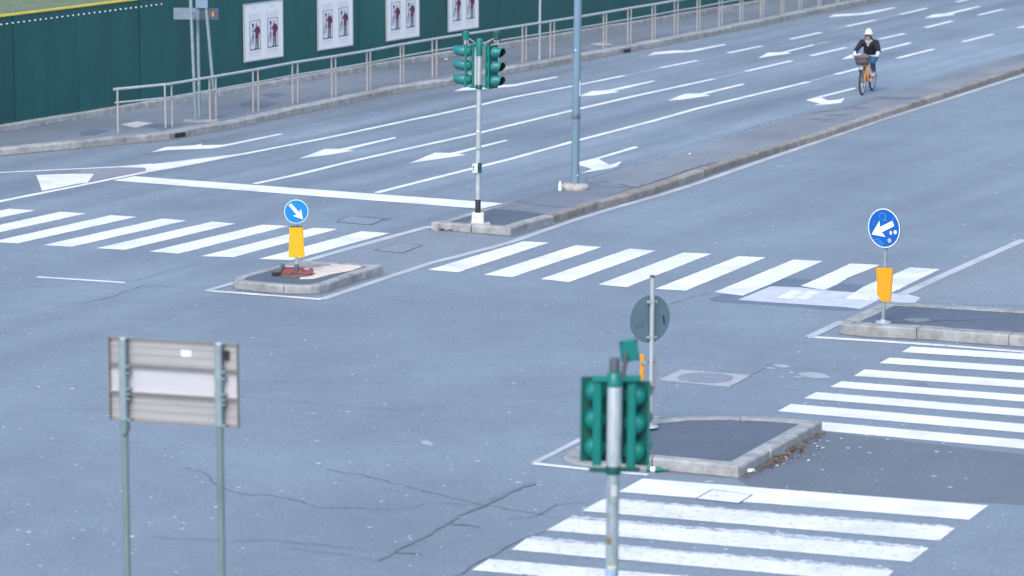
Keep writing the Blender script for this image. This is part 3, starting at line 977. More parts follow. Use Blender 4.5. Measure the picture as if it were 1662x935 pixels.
# ---------------------------------------------------------------- posters on the hoarding
M_INK = mat('poster ink', (0.03, 0.03, 0.04), 0.6, 0.1, 5)
M_COAT = mat('poster burgundy', (0.16, 0.02, 0.05), 0.6, 0.25, 12)
M_TEXT = mat('poster pale text', (0.55, 0.53, 0.58), 0.6, 0.1, 5)
M_TINT = mat('poster picture ground', (0.68, 0.7, 0.78), 0.5, 0.12, 8)
M_SKIN = mat('skin', (0.55, 0.33, 0.25), 0.6, 0.1, 8)
M_PFRAME = mat('poster frame', (0.5, 0.53, 0.57), 0.45, 0.08, 8, metal=0.3)
HL = hoard.matrix_world
def wall_x(u):
    """distance along the hoarding seen at photo column u near its foot"""
    v = 191 + (u - 131) * (7 - 191) / 1100.0
    return (G(u, v, PZ) - W0).dot(WD)
def poster(u0, u1, zb, zt, label):
    x0, x1 = wall_x(u0), wall_x(u1)
    w, h = x1 - x0, zt - zb
    p = W0 + WD * x0 + WN * 0.012
    t = thing('poster', label, 'poster', (p.x, p.y, PZ + zb), math.atan2(WD.y, WD.x), 'exhibition posters on the hoarding')
    MB().box((w / 2, -0.013, h / 2), (w - 0.03, 0.016, h - 0.03)).build('sheet', M_PAPER, t)
    f = MB()
    f.box((0.015, -0.015, h / 2), (0.03, 0.028, h)).box((w - 0.015, -0.015, h / 2), (0.03, 0.028, h))
    f.box((w / 2, -0.015, 0.015), (w - 0.06, 0.027, 0.03)).box((w / 2, -0.015, h - 0.015), (w - 0.06, 0.027, 0.03))
    f.build('frame', M_PFRAME, t)
    Y = -0.0215
    def flat(b, pts, y):
        b.add([(x * w, y, (1 - z) * h) for x, z in pts], [tuple(range(len(pts)))])
    def bar(b, x0, z0, x1, z1, y):
        flat(b, [(x0, z0), (x0, z1), (x1, z1), (x1, z0)], y)
    for (fx0, fx1, fz0, fz1) in ((0.145, 0.42, 0.30, 0.81), (0.595, 0.868, 0.295, 0.808)):
        b = MB(); bar(b, fx0, fz0, fx1, fz1, Y - 0.001); pic = b.build('picture', M_TINT, t)
        b = MB()
        e = 0.012
        bar(b, fx0, fz0, fx0 + e, fz1, Y - 0.002); bar(b, fx1 - e, fz0, fx1, fz1, Y - 0.002)
        bar(b, fx0 + e, fz0, fx1 - e, fz0 + e * .8, Y - 0.002); bar(b, fx0 + e, fz1 - e * 1.4, fx1 - e, fz1, Y - 0.002)
        b.build('picture_border', M_INK, pic)
        X = lambda x: fx0 + x * (fx1 - fx0)
        Z = lambda z: fz0 + z * (fz1 - fz0)
        q = lambda pts: [(X(x), Z(z)) for x, z in pts]
        b = MB(); flat(b, q([(.56, .22), (.46, .30), (.34, .36), (.36, .40), (.5, .37), (.5, .64), (.82, .64), (.84, .36), (.93, .42), (.97, .38), (.86, .24), (.76, .2)]), Y - 0.003)
        b.build('printed_coat', M_COAT, pic)
        b = MB(); flat(b, q([(.76, .2), (.72, .27), (.8, .42), (.86, .5), (.93, .42), (.97, .38), (.86, .24)]), Y - 0.004)
        flat(b, q([(.54, .64), (.5, .93), (.42, .97), (.6, .97), (.64, .66)]), Y - 0.004)
        flat(b, q([(.67, .64), (.68, .95), (.64, .99), (.8, .98), (.8, .64)]), Y - 0.004)
        flat(b, q([(.22, .1), (.22, .22), (.38, .22), (.38, .1)]), Y - 0.004)
        flat(b, q([(.28, .22), (.28, .48), (.33, .48), (.33, .22)]), Y - 0.004)
        flat(b, q([(.28, .46), (.02, .8), (.06, .8), (.31, .5)]), Y - 0.0045)
        flat(b, q([(.29, .46), (.22, .86), (.26, .86), (.33, .46)]), Y - 0.005)
        flat(b, q([(.31, .46), (.4, .76), (.43, .76), (.34, .46)]), Y - 0.0055)
        b.build('printed_tripod_and_trousers', M_INK, pic)
        b = MB(); flat(b, q([(.62 + .09 * math.cos(a), .15 + .065 * math.sin(a)) for a in [2 * PI * k / 12 for k in range(12)]]), Y - 0.004)
        b.build('printed_face', M_SKIN, pic)
    b = MB()
    rr = random.Random(3)
    for (ax, bx) in ((.12, .42), (.57, .87)):
        for zz in (.075, .10, .19, .215, .24, .265, .84, .86, .9):
            x = ax + (.09 if zz < .15 else 0)
            ee = bx - (.09 if zz < .15 else 0)
            while x < ee - .01:
                l = rr.uniform(.015, .06)
                bar(b, x, zz, min(x + l, ee), zz + .009, Y - 0.0012)
                x += l + .012
    b.build('printed_text', M_TEXT, t)['kind'] = 'stuff'
    return t
for u0, u1, vb, lab in ((395, 458.5, 101.5, 'white framed poster with two prints, nearest the grey direction sign'),
                        (514.5, 571.5, 82.5, 'second white framed poster from the left on the green hoarding'),
                        (625.5, 679, 67.5, 'third white framed poster from the left, between the second and the one above the signals'),
                        (726, 775, 52.5, 'white framed poster right above the distant green traffic signal')):
    vf = 191 + (u0 - 131) * (7 - 191) / 1100.0
    s = (vf - HOR) / CAMH
    zb = (vf - vb) / s
    poster(u0, u1, zb, zb + 1.36, lab)

# ---------------------------------------------------------------- railing
rail = thing('railing', 'long grey tubular steel pedestrian railing with paired posts along the kerb', 'railing', (0, 0, 0))
pairs = [(191.6, 215, None)] + [(u, v, du) for u, v, du in (
    (269, 207.3, 10.7), (341, 194, 9.5), (411, 180.8, 8.5), (475, 167.8, 8.2), (538.8, 157, 6.5), (596, 146.5, 5.2), (650, 135.2, 5), (702, 125.4, 6.5), (754, 116.5, 5.5), (803, 108.5, 5.5),
    (848, 100.8, 5.6), (893, 93.2, 6), (937, 85.6, 5), (979.5, 77.8, 4.5), (1018.7, 70.2, 5), (1058.4, 63.2, 4.6), (1094.5, 56, 5.2), (1131, 49.6, 4.8), (1166.7, 42.2, 4.8), (1201, 35.4, 4.2),
    (1234.5, 28.4, 4.4), (1268, 22, 3.6), (1297, 15.8, 4), (1328, 9.6, 3.6), (1358, 4, 3.4), (1388, -2, 3.4), (1417, -8, 3.4), (1446, -13.8, 3.4))]
RH = 0.92
tops, firsts = [], []
for u, v, du in pairs:
    ps = [G(u, v, PZ)]
    if du:
        ps.append(G(u + du, v - du * 0.19, PZ))
    for p in ps:
        tops.append(p)
        lean = random.uniform(-.008, .008)
        MB().tube((p.x, p.y, PZ - 0.03), (p.x + lean, p.y, PZ + RH - 0.02), 0.021, n=10).build('post', M_RAIL, rail)
    firsts.append((ps[0] + ps[-1]) / 2)
def railpath(h, r, name, m, ext):
    pts = [p + Vector((0, 0, h)) for p in tops]
    d = (pts[1] - pts[0]).normalized()
    pts[0] = pts[0] - d * ext
    b = MB()
    i = 0
    chain = [pts[0]]
    for k in range(1, len(pts), 2):
        chain.append((pts[k] + pts[min(k + 1, len(pts) - 1)]) / 2)
    b.path(chain, r, 10)
    b.build(name, m, rail)
railpath(RH, 0.03, 'top_rail', M_RAILT, 0.09)
railpath(RH * 0.69, 0.019, 'lower_rail', M_RAILT, 0.06)

# ---------------------------------------------------------------- direction sign standing behind the railing
p1, p2, p3 = G(317.5, 196, PZ), G(324, 188, PZ), G(350.5, 191, PZ)
ds = thing('direction_sign', 'tall grey direction sign on two posts and a slanted brace behind the railing', 'road sign', (p1.x, p1.y, PZ - 0.01))
q2, q3 = p2 - p1, p3 - p1
MB().tube((0, 0, 0), (-0.09, 0.02, 3.4), 0.036).build('post', M_GALVD, ds)
MB().tube((q2.x, q2.y, 0), (q2.x - 0.02, q2.y, 3.4), 0.036).build('post', M_GALVD, ds)
MB().tube((q3.x, q3.y, 0), (q3.x - 0.25, q3.y + 0.05, 3.3), 0.036).build('brace', M_GALVD, ds)
a0 = math.atan2(-.05, 1.0)
pn = MB().box((-0.22, 0.62, 2.28), (0.56, 0.03, 0.25), a0).build('plate', mat('grey sign plate', (0.16, 0.22, 0.28), 0.5, 0.15, 4), ds)
MB().box((0.27, 0.595, 2.275), (0.42, 0.03, 0.25), a0).build('plate', mat('dark sign plate', (0.05, 0.075, 0.11), 0.5, 0.15, 4), ds)
MB().box((0.36, 0.575, 2.27), (0.035, 0.03, 0.1), a0).build('lamp', M_YEL, ds)
MB().box((0.12, 0.56, 2.58), (0.26, 0.04, 0.34), a0).build('plate', mat('blue grey sign plate', (0.2, 0.28, 0.36), 0.5, 0.1, 4), ds)
for zz in (2.22, 2.34):
    MB().tube((-0.07, 0.02, zz), (-0.07, 0.6, zz), 0.014, n=8).build('bracket', M_SWHITE, ds)
MB().bevbox((0.1, 0.1, 0.0), (0.75, 0.45, 0.022), 0.008).build('foot_slab', M_KERB, ds)

p = G(875.5, 96, PZ)
tp = thing('slim_pole', 'slim pale grey pole on the pavement behind the railing', 'pole', (p.x, p.y, PZ - 0.01))
MB().tube((0, 0, 0), (0.03, 0, 3.2), 0.03).build('shaft', M_GALV, tp)
MB().lathe((0.03, 0, 3.2), [(0.034, 0), (0.034, 0.03), (0.02, 0.045)], 12).build('cap', M_GREYCAP, tp)
MB().lathe((0, 0, 0), [(0.05, 0), (0.05, 0.04), (0.032, 0.05)], 12).build('collar', M_GALVD, tp)

# ---------------------------------------------------------------- lamp post on the median
p = G(933, 306, MZ)
lp = thing('lamp_post', 'thick blue grey lamp post standing in a concrete collar on the median', 'lamp post', (p.x, p.y, MZ - 0.012), tilt=(0, R(0.75)))
MB().lathe((0, 0, 0), [(0.078, 0.0), (0.076, 2.0), (0.071, 5.0), (0.066, 7.0)], 16).build('shaft', M_LAMP, lp)
MB().lathe((0, 0, 0), [(0.255, 0), (0.27, 0.05), (0.25, 0.085), (0.2, 0.105), (0.08, 0.11)], 22).build('concrete_collar', mat('collar concrete', (0.4, 0.38, 0.36), 0.9, 0.35, 9, bump=0.4, bscale=20), lp)
MB().lathe((0, 0, 1.33), [(0.0775, 0), (0.0795, 0.002), (0.0795, 0.1), (0.0775, 0.102)], 16).build('tape_band', mat('grimy tape', (0.12, 0.14, 0.16), 0.6, 0.5, 14), lp)
MB().box((0.045, -0.064, 0.27), (0.015, 0.006, 0.03)).build('sticker', M_SWHITE, lp)
MB().box((0.062, -0.05, 1.9), (0.012, 0.006, 0.28), R(40)).build('sticker', M_SWHITE, lp)
MB().box((-0.03, -0.074, 2.62), (0.02, 0.006, 0.03)).build('sticker', M_SWHITE, lp)

# ---------------------------------------------------------------- traffic signals
M_RED = mat('dark red lens', (0.09, 0.008, 0.008), 0.15, 0.1, 20, coat=0.5)
M_AMB = mat('dark amber lens', (0.11, 0.05, 0.004), 0.15, 0.1, 20, coat=0.5)
M_GRN = mat('dark green lens', (0.004, 0.07, 0.05), 0.15, 0.1, 20, coat=0.5)
M_VIS = mat('visor green', (0.015, 0.175, 0.18), 0.4, 0.12, 6)
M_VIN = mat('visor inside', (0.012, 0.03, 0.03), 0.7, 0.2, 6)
def visor(b_out, xf, r, length, n=20, lining=False):
    """tunnel visor along +X, cut back underneath, with wall thickness"""
    vs, fs = [], []
    for k in range(n + 1):
        a = -PI * 0.5 + 2 * PI * k / n           # starts at the bottom
        cut = length * (0.72 + 0.28 * min(1, (math.sin(a) + 1) / 0.9))
        y, z = math.cos(a), math.sin(a)
        rr = 0.006
        q = r * 0.84
        up = r * 0.1
        vs += [(0, r * y, r * z), (cut, q * y, q * z + up), (cut, (q - rr) * y, (q - rr) * z + up), (0, (r - rr) * y, (r - rr) * z)]
    for k in range(n):
        o, q = 4 * k, 4 * k + 4
        for j in ((2,) if lining else (0, 1)):
            fs.append((o + j, q + j, q + j + 1, o + j + 1))
    b_out.add([xf @ Vector(v) for v in vs], fs, True)
def signal_head(root, loc, yaw, tilt=0.0):
    """three-lamp head facing local +X: board, lamp housings behind it, carrier spine, visors in front"""
    T = Matrix.Translation(Vector(loc)) @ Matrix.Rotation(yaw, 4, 'Z') @ Matrix.Rotation(tilt, 4, 'Y')
    HH, HW = 0.75, 0.25
    board = MB(T).box((0.02, 0, 0), (0.016, HW, HH)).build('signal_board', M_GREEND, root)
    MB(T).box((0.005, HW / 2 - 0.004, 0), (0.03, 0.012, HH - 0.01)).box((0.005, -HW / 2 + 0.004, 0), (0.03, 0.012, HH - 0.01)).build('board_rim', M_GREEN, board)
    for k, lm in ((1, M_RED), (0, M_AMB), (-1, M_GRN)):
        z = k * 0.247
        hs = MB(T)
        prof = [(0.096, 0.012), (0.098, -0.03), (0.09, -0.06), (0.07, -0.085), (0.04, -0.1), (0.012, -0.105)]
        hs.lathe((0, 0, z), prof, 20, axis='X')
        o = hs.build('lamp_housing', M_GREEN, root)
        v = MB(T)
        visor(v, Matrix.Translation((0.028, 0, z)), 0.1, 0.195)
        v.build('visor', M_VIS, o)
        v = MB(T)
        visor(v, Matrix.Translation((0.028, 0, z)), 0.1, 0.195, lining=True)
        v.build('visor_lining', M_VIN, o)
        l = MB(T)
        l.lathe((0, 0, z), [(0.094, 0.03), (0.09, 0.04), (0.06, 0.052), (0.01, 0.056)], 18, axis='X')
        l.build('lens', lm, o)
    sp = MB(T)
    sp.bevbox((-0.115, 0, 0), (0.045, 0.08, HH + 0.02), 0.014)
    sp.build('carrier_spine', M_GREEN, root)
    s2 = MB(T)
    for k in (1, 0, -1):
        s2.box((-0.085, 0, k * 0.247), (0.03, 0.05, 0.05))
    s2.build('spine_clip', M_GREEN, root)

def pole_stickers(root, r, items):
    for z, h, a, w, m in items:
        b = MB()
        n = 6
        vs = []
        for k in range(n + 1):
            t = a + w * (k / n - .5)
            for zz in (z, z + h):
                vs.append(((r + .002) * math.cos(t), (r + .002) * math.sin(t), zz))
        b.add(vs, [(2 * k, 2 * k + 2, 2 * k + 3, 2 * k + 1) for k in range(n)])
        b.build('sticker', m, root)

# distant one on the median nose
p = G(775.5, 362, MZ)
ts = thing('traffic_signal', 'twin headed green traffic signal on a white concrete foot at the median nose', 'traffic signal', (p.x, p.y, MZ - 0.012), group='green traffic signals', tilt=(0, R(0.6)))
MB().bevbox((0, 0, 0.1), (0.215, 0.215, 0.2), 0.02).build('concrete_foot', mat('whitewashed concrete', (0.62, 0.61, 0.58), 0.85, 0.2, 9, bump=0.2), ts)
MB().bevbox((0.04, -0.02, 0.012), (0.36, 0.3, 0.024), 0.008).build('foot_slab', M_KERB, ts)
MB().lathe((0, 0, 0.2), [(0.046, 0), (0.046, 2.2), (0.046, 3.02)], 16).build('pole', M_GALV, ts)
MB().lathe((0, 0, 0.2), [(0.0485, 0), (0.0485, 0.225), (0.047, 0.23)], 16).build('black_band', M_BLACK, ts)
bx = MB().bevbox((-0.055, -0.06, 0.99), (0.085, 0.09, 0.155), 0.015, R(25)).build('push_button_box', mat('button box white', (0.7, 0.73, 0.72), 0.4, 0.05, 9), ts)
MB().box((0.025, -0.05, 0.995), (0.05, 0.07, 0.17), R(25)).build('push_button_back', M_GREEND, ts)
MB().box((-0.078, -0.11, 1.015), (0.03, 0.006, 0.03), R(25)).box((-0.078, -0.11, 0.965), (0.03, 0.006, 0.02), R(25)).build('button_symbol', M_BLACK, bx)
MB().lathe((0, 0, 2.37), [(0.058, 0), (0.058, 0.06), (0.048, 0.075)], 16).build('lower_clamp', M_GREEND, ts)
MB().lathe((0, 0, 3.0), [(0.056, -0.05), (0.056, 0.23), (0.05, 0.245)], 16).build('cap_sleeve', M_GREEN, ts)
for bxx, bz in ((-.06, 2.4), (.06, 2.415), (-.06, 3.15), (.06, 3.135)):
    MB().box((bxx, 0, bz), (0.2, 0.04, 0.03)).build('bracket', M_GREEN, ts)
MB().box((-0.07, 0.05, 2.74), (0.04, 0.03, 0.62)).build('cable_duct', mat('pale duct', (0.5, 0.5, 0.54), 0.6, 0.15, 9), ts)
signal_head(ts, (-0.225, 0.04, 2.775), R(177))
signal_head(ts, (0.23, -0.05, 2.765), R(-36))
for sx, yw in ((-1, 160), (1, -25)):
    x = -0.235 if sx < 0 else 0.31
    b = MB().bevbox((x, 0, 3.3), (0.1, 0.1, 0.15), 0.018, R(yw)).build('detector_camera', M_GREEND if sx > 0 else M_GREEN, ts)
    MB(Matrix.Translation((x, 0, 3.3)) @ Matrix.Rotation(R(yw), 4, 'Z')).box((0.053, 0, 0.0), (0.02, 0.07, 0.09)).build('camera_window', M_BLACK, b)
    MB().path([(x * 0.9, 0.0, 3.26), (x * 0.45, 0, 3.2), (0.0, 0, 3.05)], 0.012).build('camera_arm', M_GALVD, b)
    MB().path([(x, 0, 3.23), (x * 1.02, 0.01, 3.15)], 0.008).build('cable', M_SWHITE, b)
MB().path([(0.17, -0.02, 3.12), (0.185, -0.03, 3.19), (0.22, -0.03, 3.21), (0.25, -0.02, 3.19)], 0.012).build('cable_loop', M_BLACK, ts)
pole_stickers(ts, 0.046, [(0.62, .05, R(250), 1.0, M_CONC), (1.3, .03, R(260), 1.2, mat('green sticker', (.05, .3, .2), .5)), (1.62, .03, R(255), .9, M_SWHITE), (2.1, .05, R(280), .8, M_CONC)])

# near one, seen from behind
s_near = 191.0
dn = FPX / s_near
zr = CAMH
def at_height(u, v, d):
    """a point at horizontal distance d straight ahead seen at photo pixel u, v"""
    a = (u - 831.0) / FPX
    b_ = -(v - 467.5) / FPX
    D3 = Vector((a, math.cos(PITCH) + b_ * math.sin(PITCH), -math.sin(PITCH) + b_ * math.cos(PITCH)))
    return Vector((0, 0, CAMH)) + D3 * (d / D3.y)
pn_ = at_height(994, 690, dn)
tn = thing('traffic_signal', 'blurred near green traffic signal seen from behind on a stickered steel pole', 'traffic signal', (pn_.x - 0.012, pn_.y, 0), group='green traffic signals', tilt=(0, R(0.45)))
zc = pn_.z                                      # mid height of the heads
M_ND = mat('near pole steel', (0.3, 0.37, 0.385), 0.5, 0.45, 12, metal=0.25, stretch=(1, 1, 0.35))
MB().lathe((0, 0, 0), [(0.058, 0), (0.058, 1.5), (0.056, 1.6), (0.056, zc + 0.42)], 18).build('pole', M_ND, tn)
MB().bevbox((0, 0, 0.06), (0.36, 0.36, 0.12), 0.02).build('concrete_foot', M_CONC, tn)
MB().lathe((0, 0, zc - 0.37), [(0.061, 0), (0.061, 0.71), (0.058, 0.72)], 18).build('galvanised_sleeve', M_GALV, tn)
MB().lathe((0, 0, zc + 0.45), [(0.044, 0), (0.044, 0.13), (0.04, 0.14)], 16).build('cap', M_GREYCAP, tn)
MB().lathe((0, 0, zc - 0.43), [(0.064, 0), (0.068, 0.05), (0.064, 0.07)], 16).build('lower_clamp', M_GREEND, tn)
MB().lathe((0, 0, zc + 0.345), [(0.067, 0), (0.067, 0.115), (0.045, 0.125)], 16).build('upper_clamp', M_GREEN, tn)
for bxx, bz, bl, brz in ((0.1, .415, .26, 8), (-.09, .41, .2, -10), (.1, -.395, .26, 8), (-.1, -.4, .22, -10)):
    MB().box((bxx, 0.0, zc + bz), (bl, 0.05, 0.045 if bz > 0 else 0.03), R(brz)).build('bracket', M_GREEN if bz > 0 else M_GREEND, tn)
signal_head(tn, (-0.16, 0.15, zc + 0.02), R(98))
signal_head(tn, (0.195, 0.14, zc - 0.01), R(69))
b = MB(Matrix.Translation((0.125, 0.05, zc + 0.655)) @ Matrix.Rotation(R(-8), 4, 'Y') @ Matrix.Rotation(R(8), 4, 'Z')).bevbox((0, 0, 0), (0.15, 0.1, 0.19), 0.012).build('detector_camera', M_GREEN, tn)
k_ = MB(Matrix.Translation((0.125, 0.05, zc + 0.655)) @ Matrix.Rotation(R(-8), 4, 'Y') @ Matrix.Rotation(R(8), 4, 'Z'))
for sx in (-.062, .062):
    for sz in (-.082, .08):
        k_.box((sx, -0.052, sz), (0.02, 0.008, 0.018))
k_.build('corner_bolt', M_BLACK, b)
MB().tube((0.1, -0.03, zc + 0.63), (0.07, -0.02, zc + 0.42), 0.022).build('camera_arm', M_GREYCAP, b)
pole_stickers(tn, 0.056, [(zc - 1.35, .09, R(255), 1.6, mat('blue sticker', (.3, .42, .65), .5, .3, 30)), (zc - 1.48, .1, R(262), 1.8, M_SWHITE), (zc - 1.62, .12, R(258), 2.2, mat('torn dark sticker', (.2, .24, .24), .7, .5, 30)),
                            (zc - 1.05, .06, R(235), .9, mat('rust stain', (.2, .13, .09), .8, .4, 25)), (zc - 1.78, .13, R(265), 2.2, mat('torn paper sticker', (.6, .6, .6), .7, .4, 25)), (zc - 1.27, .03, R(270), 1.5, mat('yellowed sticker', (.55, .55, .3), .6)), (zc - .62, .1, R(280), .9, M_CONC)])

# ---------------------------------------------------------------- keep-side signs
def disc_sign(root, cz, r, yaw, m_face, arrow_deg, off=0.045, tail=0.64):
    """round plate on a post: face toward local -Y turned by yaw; arrow angle measured in the face"""
    T = Matrix.Rotation(yaw, 4, 'Z') @ Matrix.Translation((0, -off, cz))
    d = MB(T).lathe((0, 0, 0), [(r, 0.008), (r, -0.004), (r * 0.995, -0.007), (r * 0.95, -0.007)], 48, axis='Y', smooth=False).build('sign_plate', mat('sign back grey', (0.1, 0.155, 0.19), 0.5, 0.12, 3), root)
    MB(T).lathe((0, 0, 0), [(r * 0.985, -0.005), (r * 0.985, -0.0085), (r * 0.93, -0.0088)], 48, axis='Y', smooth=False).build('white_rim', M_SWHITE, d)
    MB(T).lathe((0, 0, 0), [(r * 0.935, -0.006), (r * 0.935, -0.0102), (r * 0.3, -0.0104)], 48, axis='Y', smooth=False).build('blue_face', m_face, d)
    a = R(arrow_deg)
    pts = [(-tail, -0.14), (0.2, -0.14), (0.09, -0.44), (0.84, 0), (0.09, 0.44), (0.2, 0.14), (-tail, 0.14)]
    vs = []
    for x, y in pts:
        X, Y = r * (x * math.cos(a) - y * math.sin(a)), r * (x * math.sin(a) + y * math.cos(a))
        vs.append((X, -0.0125, Y))
    MB(T).add(vs, [tuple(range(7))]).build('arrow', M_SWHITE, d)
    br = MB(T)
    for zz in (0.55 * r * 1.35, -0.55 * r * 1.35):
        br.box((0, 0.02, zz), (0.12, 0.02, 0.03)).box((-0.045, 0.05, zz), (0.012, 0.06, 0.03)).box((0.045, 0.05, zz), (0.012, 0.06, 0.03))
    br.build('bracket', M_GALV, d)
    return d, T

def wedge(root, z0, z1, w0, w1, yaw, m, off=0.04, depth=0.07, cutcorner=0.0, back=M_GALVD):
    """folded sheet delineator, wider or narrower below, its sides bent back; w0 bottom, w1 top"""
    T = Matrix.Rotation(yaw, 4, 'Z') @ Matrix.Translation((0, -off, 0))
    b = MB(T)
    t = 0.004
    n = 8
    rows = []
    for (z, w, cc) in ((z0, w0, 0), (z0 + (z1 - z0) * 0.2, w0 + (w1 - w0) * 0.2, 0), (z1, w1, 0)):
        pass
    def sec(z, w, shift=0.0):
        hw = w / 2
        return [(-hw, depth, z), (-hw, 0.008, z), (-hw + 0.012, 0, z), (hw - 0.012, 0, z), (hw, 0.008, z), (hw, depth, z)]
    zb = z0
    outer = [sec(zb, w0), sec(z1, w1)]
    if cutcorner:
        outer[0][0] = (-w0 / 2, depth, zb + cutcorner * 1.25); outer[0][1] = (-w0 / 2, 0.008, zb + cutcorner); outer[0][2] = (-w0 / 2 + 0.07, 0, zb)
    vs = outer[0] + outer[1]
    fs = [(j, j + 1, 7 + j, 6 + j) for j in range(5)]
    b.add(vs, fs)
    inn = [(x * (1 - 2 * t / max(w0, .01)), y + t, z) for x, y, z in vs]
    b.add(inn, [(6 + j, 7 + j, j + 1, j) for j in range(5)])
    b.add([vs[i] for i in range(6, 12)] + [inn[i] for i in range(6, 12)], [(j, j + 1, 7 + j, 6 + j) for j in range(5)])
    o = b.build('delineator', m, root)
    h = z1 - z0
    bk = MB(T)
    for f_ in (0.22, 0.8):
        bk.box((0, 0.02, z0 + h * f_), (max(w0, w1) * .8, 0.02, 0.03))
    bk.build('strap', back, o)
    return o, T

# left: small bright sign on the small island
p = G(481.7, 446, 0.12)
sa = thing('keep_side_sign', 'small bright blue round sign with white arrow above a yellow panel on the small island', 'road sign', (p.x, p.y, 0.113), group='blue arrow signs', tilt=(0, R(0)))
MB().lathe((0, 0, 0), [(0.026, 0), (0.026, 1.22)], 12).build('post', M_GALV, sa)
MB().lathe((0, 0, 0), [(0.033, 0), (0.033, 0.17), (0.028, 0.18)], 12).build('socket', M_GREYCAP, sa)
d_, T_ = disc_sign(sa, 1.035, 0.195, R(5), M_BLUE1, -50, tail=0.8)
o, T_ = wedge(sa, 0.295, 0.785, 0.255, 0.215, R(3), M_YEL2)
tb = MB(T_)
for k in range(5):
    tb.box((-0.08 + k * 0.04, 0.01, 0.79), (0.028, 0.03, 0.018))
tb.build('end_tooth', M_BLACK, o)

# right: larger sign
p = G(1433.2, 522, 0.15)
sb = thing('keep_side_sign', 'large blue round sign with scratched white arrow above a yellow wedge on the right island', 'road sign', (p.x, p.y, 0.138), group='blue arrow signs', tilt=(0, R(0.9)))
MB().lathe((0, 0, 0), [(0.03, 0), (0.03, 1.3), (0.03, 1.62)], 12).build('post', M_GALVD, sb)
MB().lathe((0, 0, 0), [(0.115, 0), (0.115, 0.015), (0.045, 0.02), (0.034, 0.045)], 18).build('base_plate', M_GALV, sb)
d_, T_ = disc_sign(sb, 1.41, 0.295, R(-43), M_BLUE2, 208)
gr = MB(T_)
for x, z, rx, rz in ((0.13, -0.055, .022, .03), (0.21, -0.035, .03, .032)):
    gr.add([(x + rx * math.cos(t), -0.0135, z + rz * math.sin(t)) for t in [2 * PI * k / 9 + .3 for k in range(9)]], [tuple(range(9))])
gr.build('sticker', M_SWHITE, d_)
gr = MB(T_)
gr.add([(0.11 + .035 * math.cos(t), -0.0137, -0.17 + .035 * math.sin(t)) for t in [2 * PI * k / 12 for k in range(12)]], [tuple(range(12))])
gr.build('sticker', mat('lilac sticker', (.5, .35, .6), .5, .3, 60), d_)
sc = MB(T_)
def scratch(pts, w=0.006):
    for (x0, z0), (x1, z1) in zip(pts, pts[1:]):
        d = Vector((x1 - x0, z1 - z0)).normalized()
        nx, nz = -d.y * w / 2, d.x * w / 2
        sc.add([(x0 + nx, -0.0139, z0 + nz), (x1 + nx, -0.0139, z1 + nz), (x1 - nx, -0.0139, z1 - nz), (x0 - nx, -0.0139, z0 - nz)], [(0, 1, 2, 3)])
scratch([(-.03 + .055 * math.cos(t), .17 + .05 * math.sin(t)) for t in [PI * k / 8 for k in range(-2, 11)]], 0.005)
scratch([(-.03, .12), (0.04, .12)]); scratch([(-.18, -.2), (-.12, -.17), (-.06, -.19), (0, -.23), (-.05, -.24), (-.1, -.22), (-.15, -.23)], 0.005)
scratch([(-.2, .02), (-.17, .1)], 0.004); scratch([(0.16, 0.13), (0.19, 0.2)], 0.004)
sc.build('scratches', mat('scratch pale blue', (.25, .45, .75), .6), d_)
wedge(sb, 0.32, 0.82, 0.2, 0.245, R(-12), M_YEL, cutcorner=0.1, depth=0.1)

# the back of a third one on the foreground island
d3 = FPX / 128.0
p = G(1056, 692, 0.13)
sd = thing('keep_side_sign', 'round grey sign back on a thin pole just behind the near traffic signal', 'road sign', (p.x, p.y, 0.12), group='blue arrow signs', tilt=(0, R(0.3)))
MB().lathe((0, 0, 0), [(0.03, 0), (0.03, 1.94)], 12).build('post', M_GALV, sd)
MB().lathe((0, 0, 1.94), [(0.033, -0.02), (0.033, 0.006), (0.02, 0.012)], 12).build('cap', M_GREYCAP, sd)
d_, T_ = disc_sign(sd, 1.385, 0.305, R(180 + 33), M_BLUE2, 216)
gr = MB(T_)
gr.box((-0.21, 0.0105, -0.03), (0.02, 0.004, 0.12), m=Matrix.Rotation(R(8), 4, 'Y'))
gr.build('ink_mark', M_BLACK, d_)
gr = MB(T_)
gr.box((0.14, 0.0102, -0.06), (0.08, 0.003, 0.06)).box((0.2, 0.0102, -0.09), (0.05, 0.003, 0.05))
gr.build('old_label', mat('old label', (.08, .13, .17), .6), d_)
dl = MB().bevbox((-0.115, 0.1, 0.66), (0.05, 0.03, 0.52), 0.006).build('delineator', M_YEL, sd)
MB().box((-0.055, 0.04, 0.64), (0.016, 0.05, 0.54)).box((0.06, 0.03, 0.66), (0.03, 0.05, 0.52)).build('channel', mat('channel grey', (.2, .2, .21), .6), dl)
MB().box((-0.03, 0.06, 0.82), (0.2, 0.02, 0.03)).box((-0.03, 0.06, 0.5), (0.2, 0.02, 0.03)).build('strap', M_GALVD, dl)
MB().lathe((0, 0, 0), [(0.1, 0), (0.1, 0.015), (0.034, 0.03)], 16).build('base_plate', M_GALV, sd)

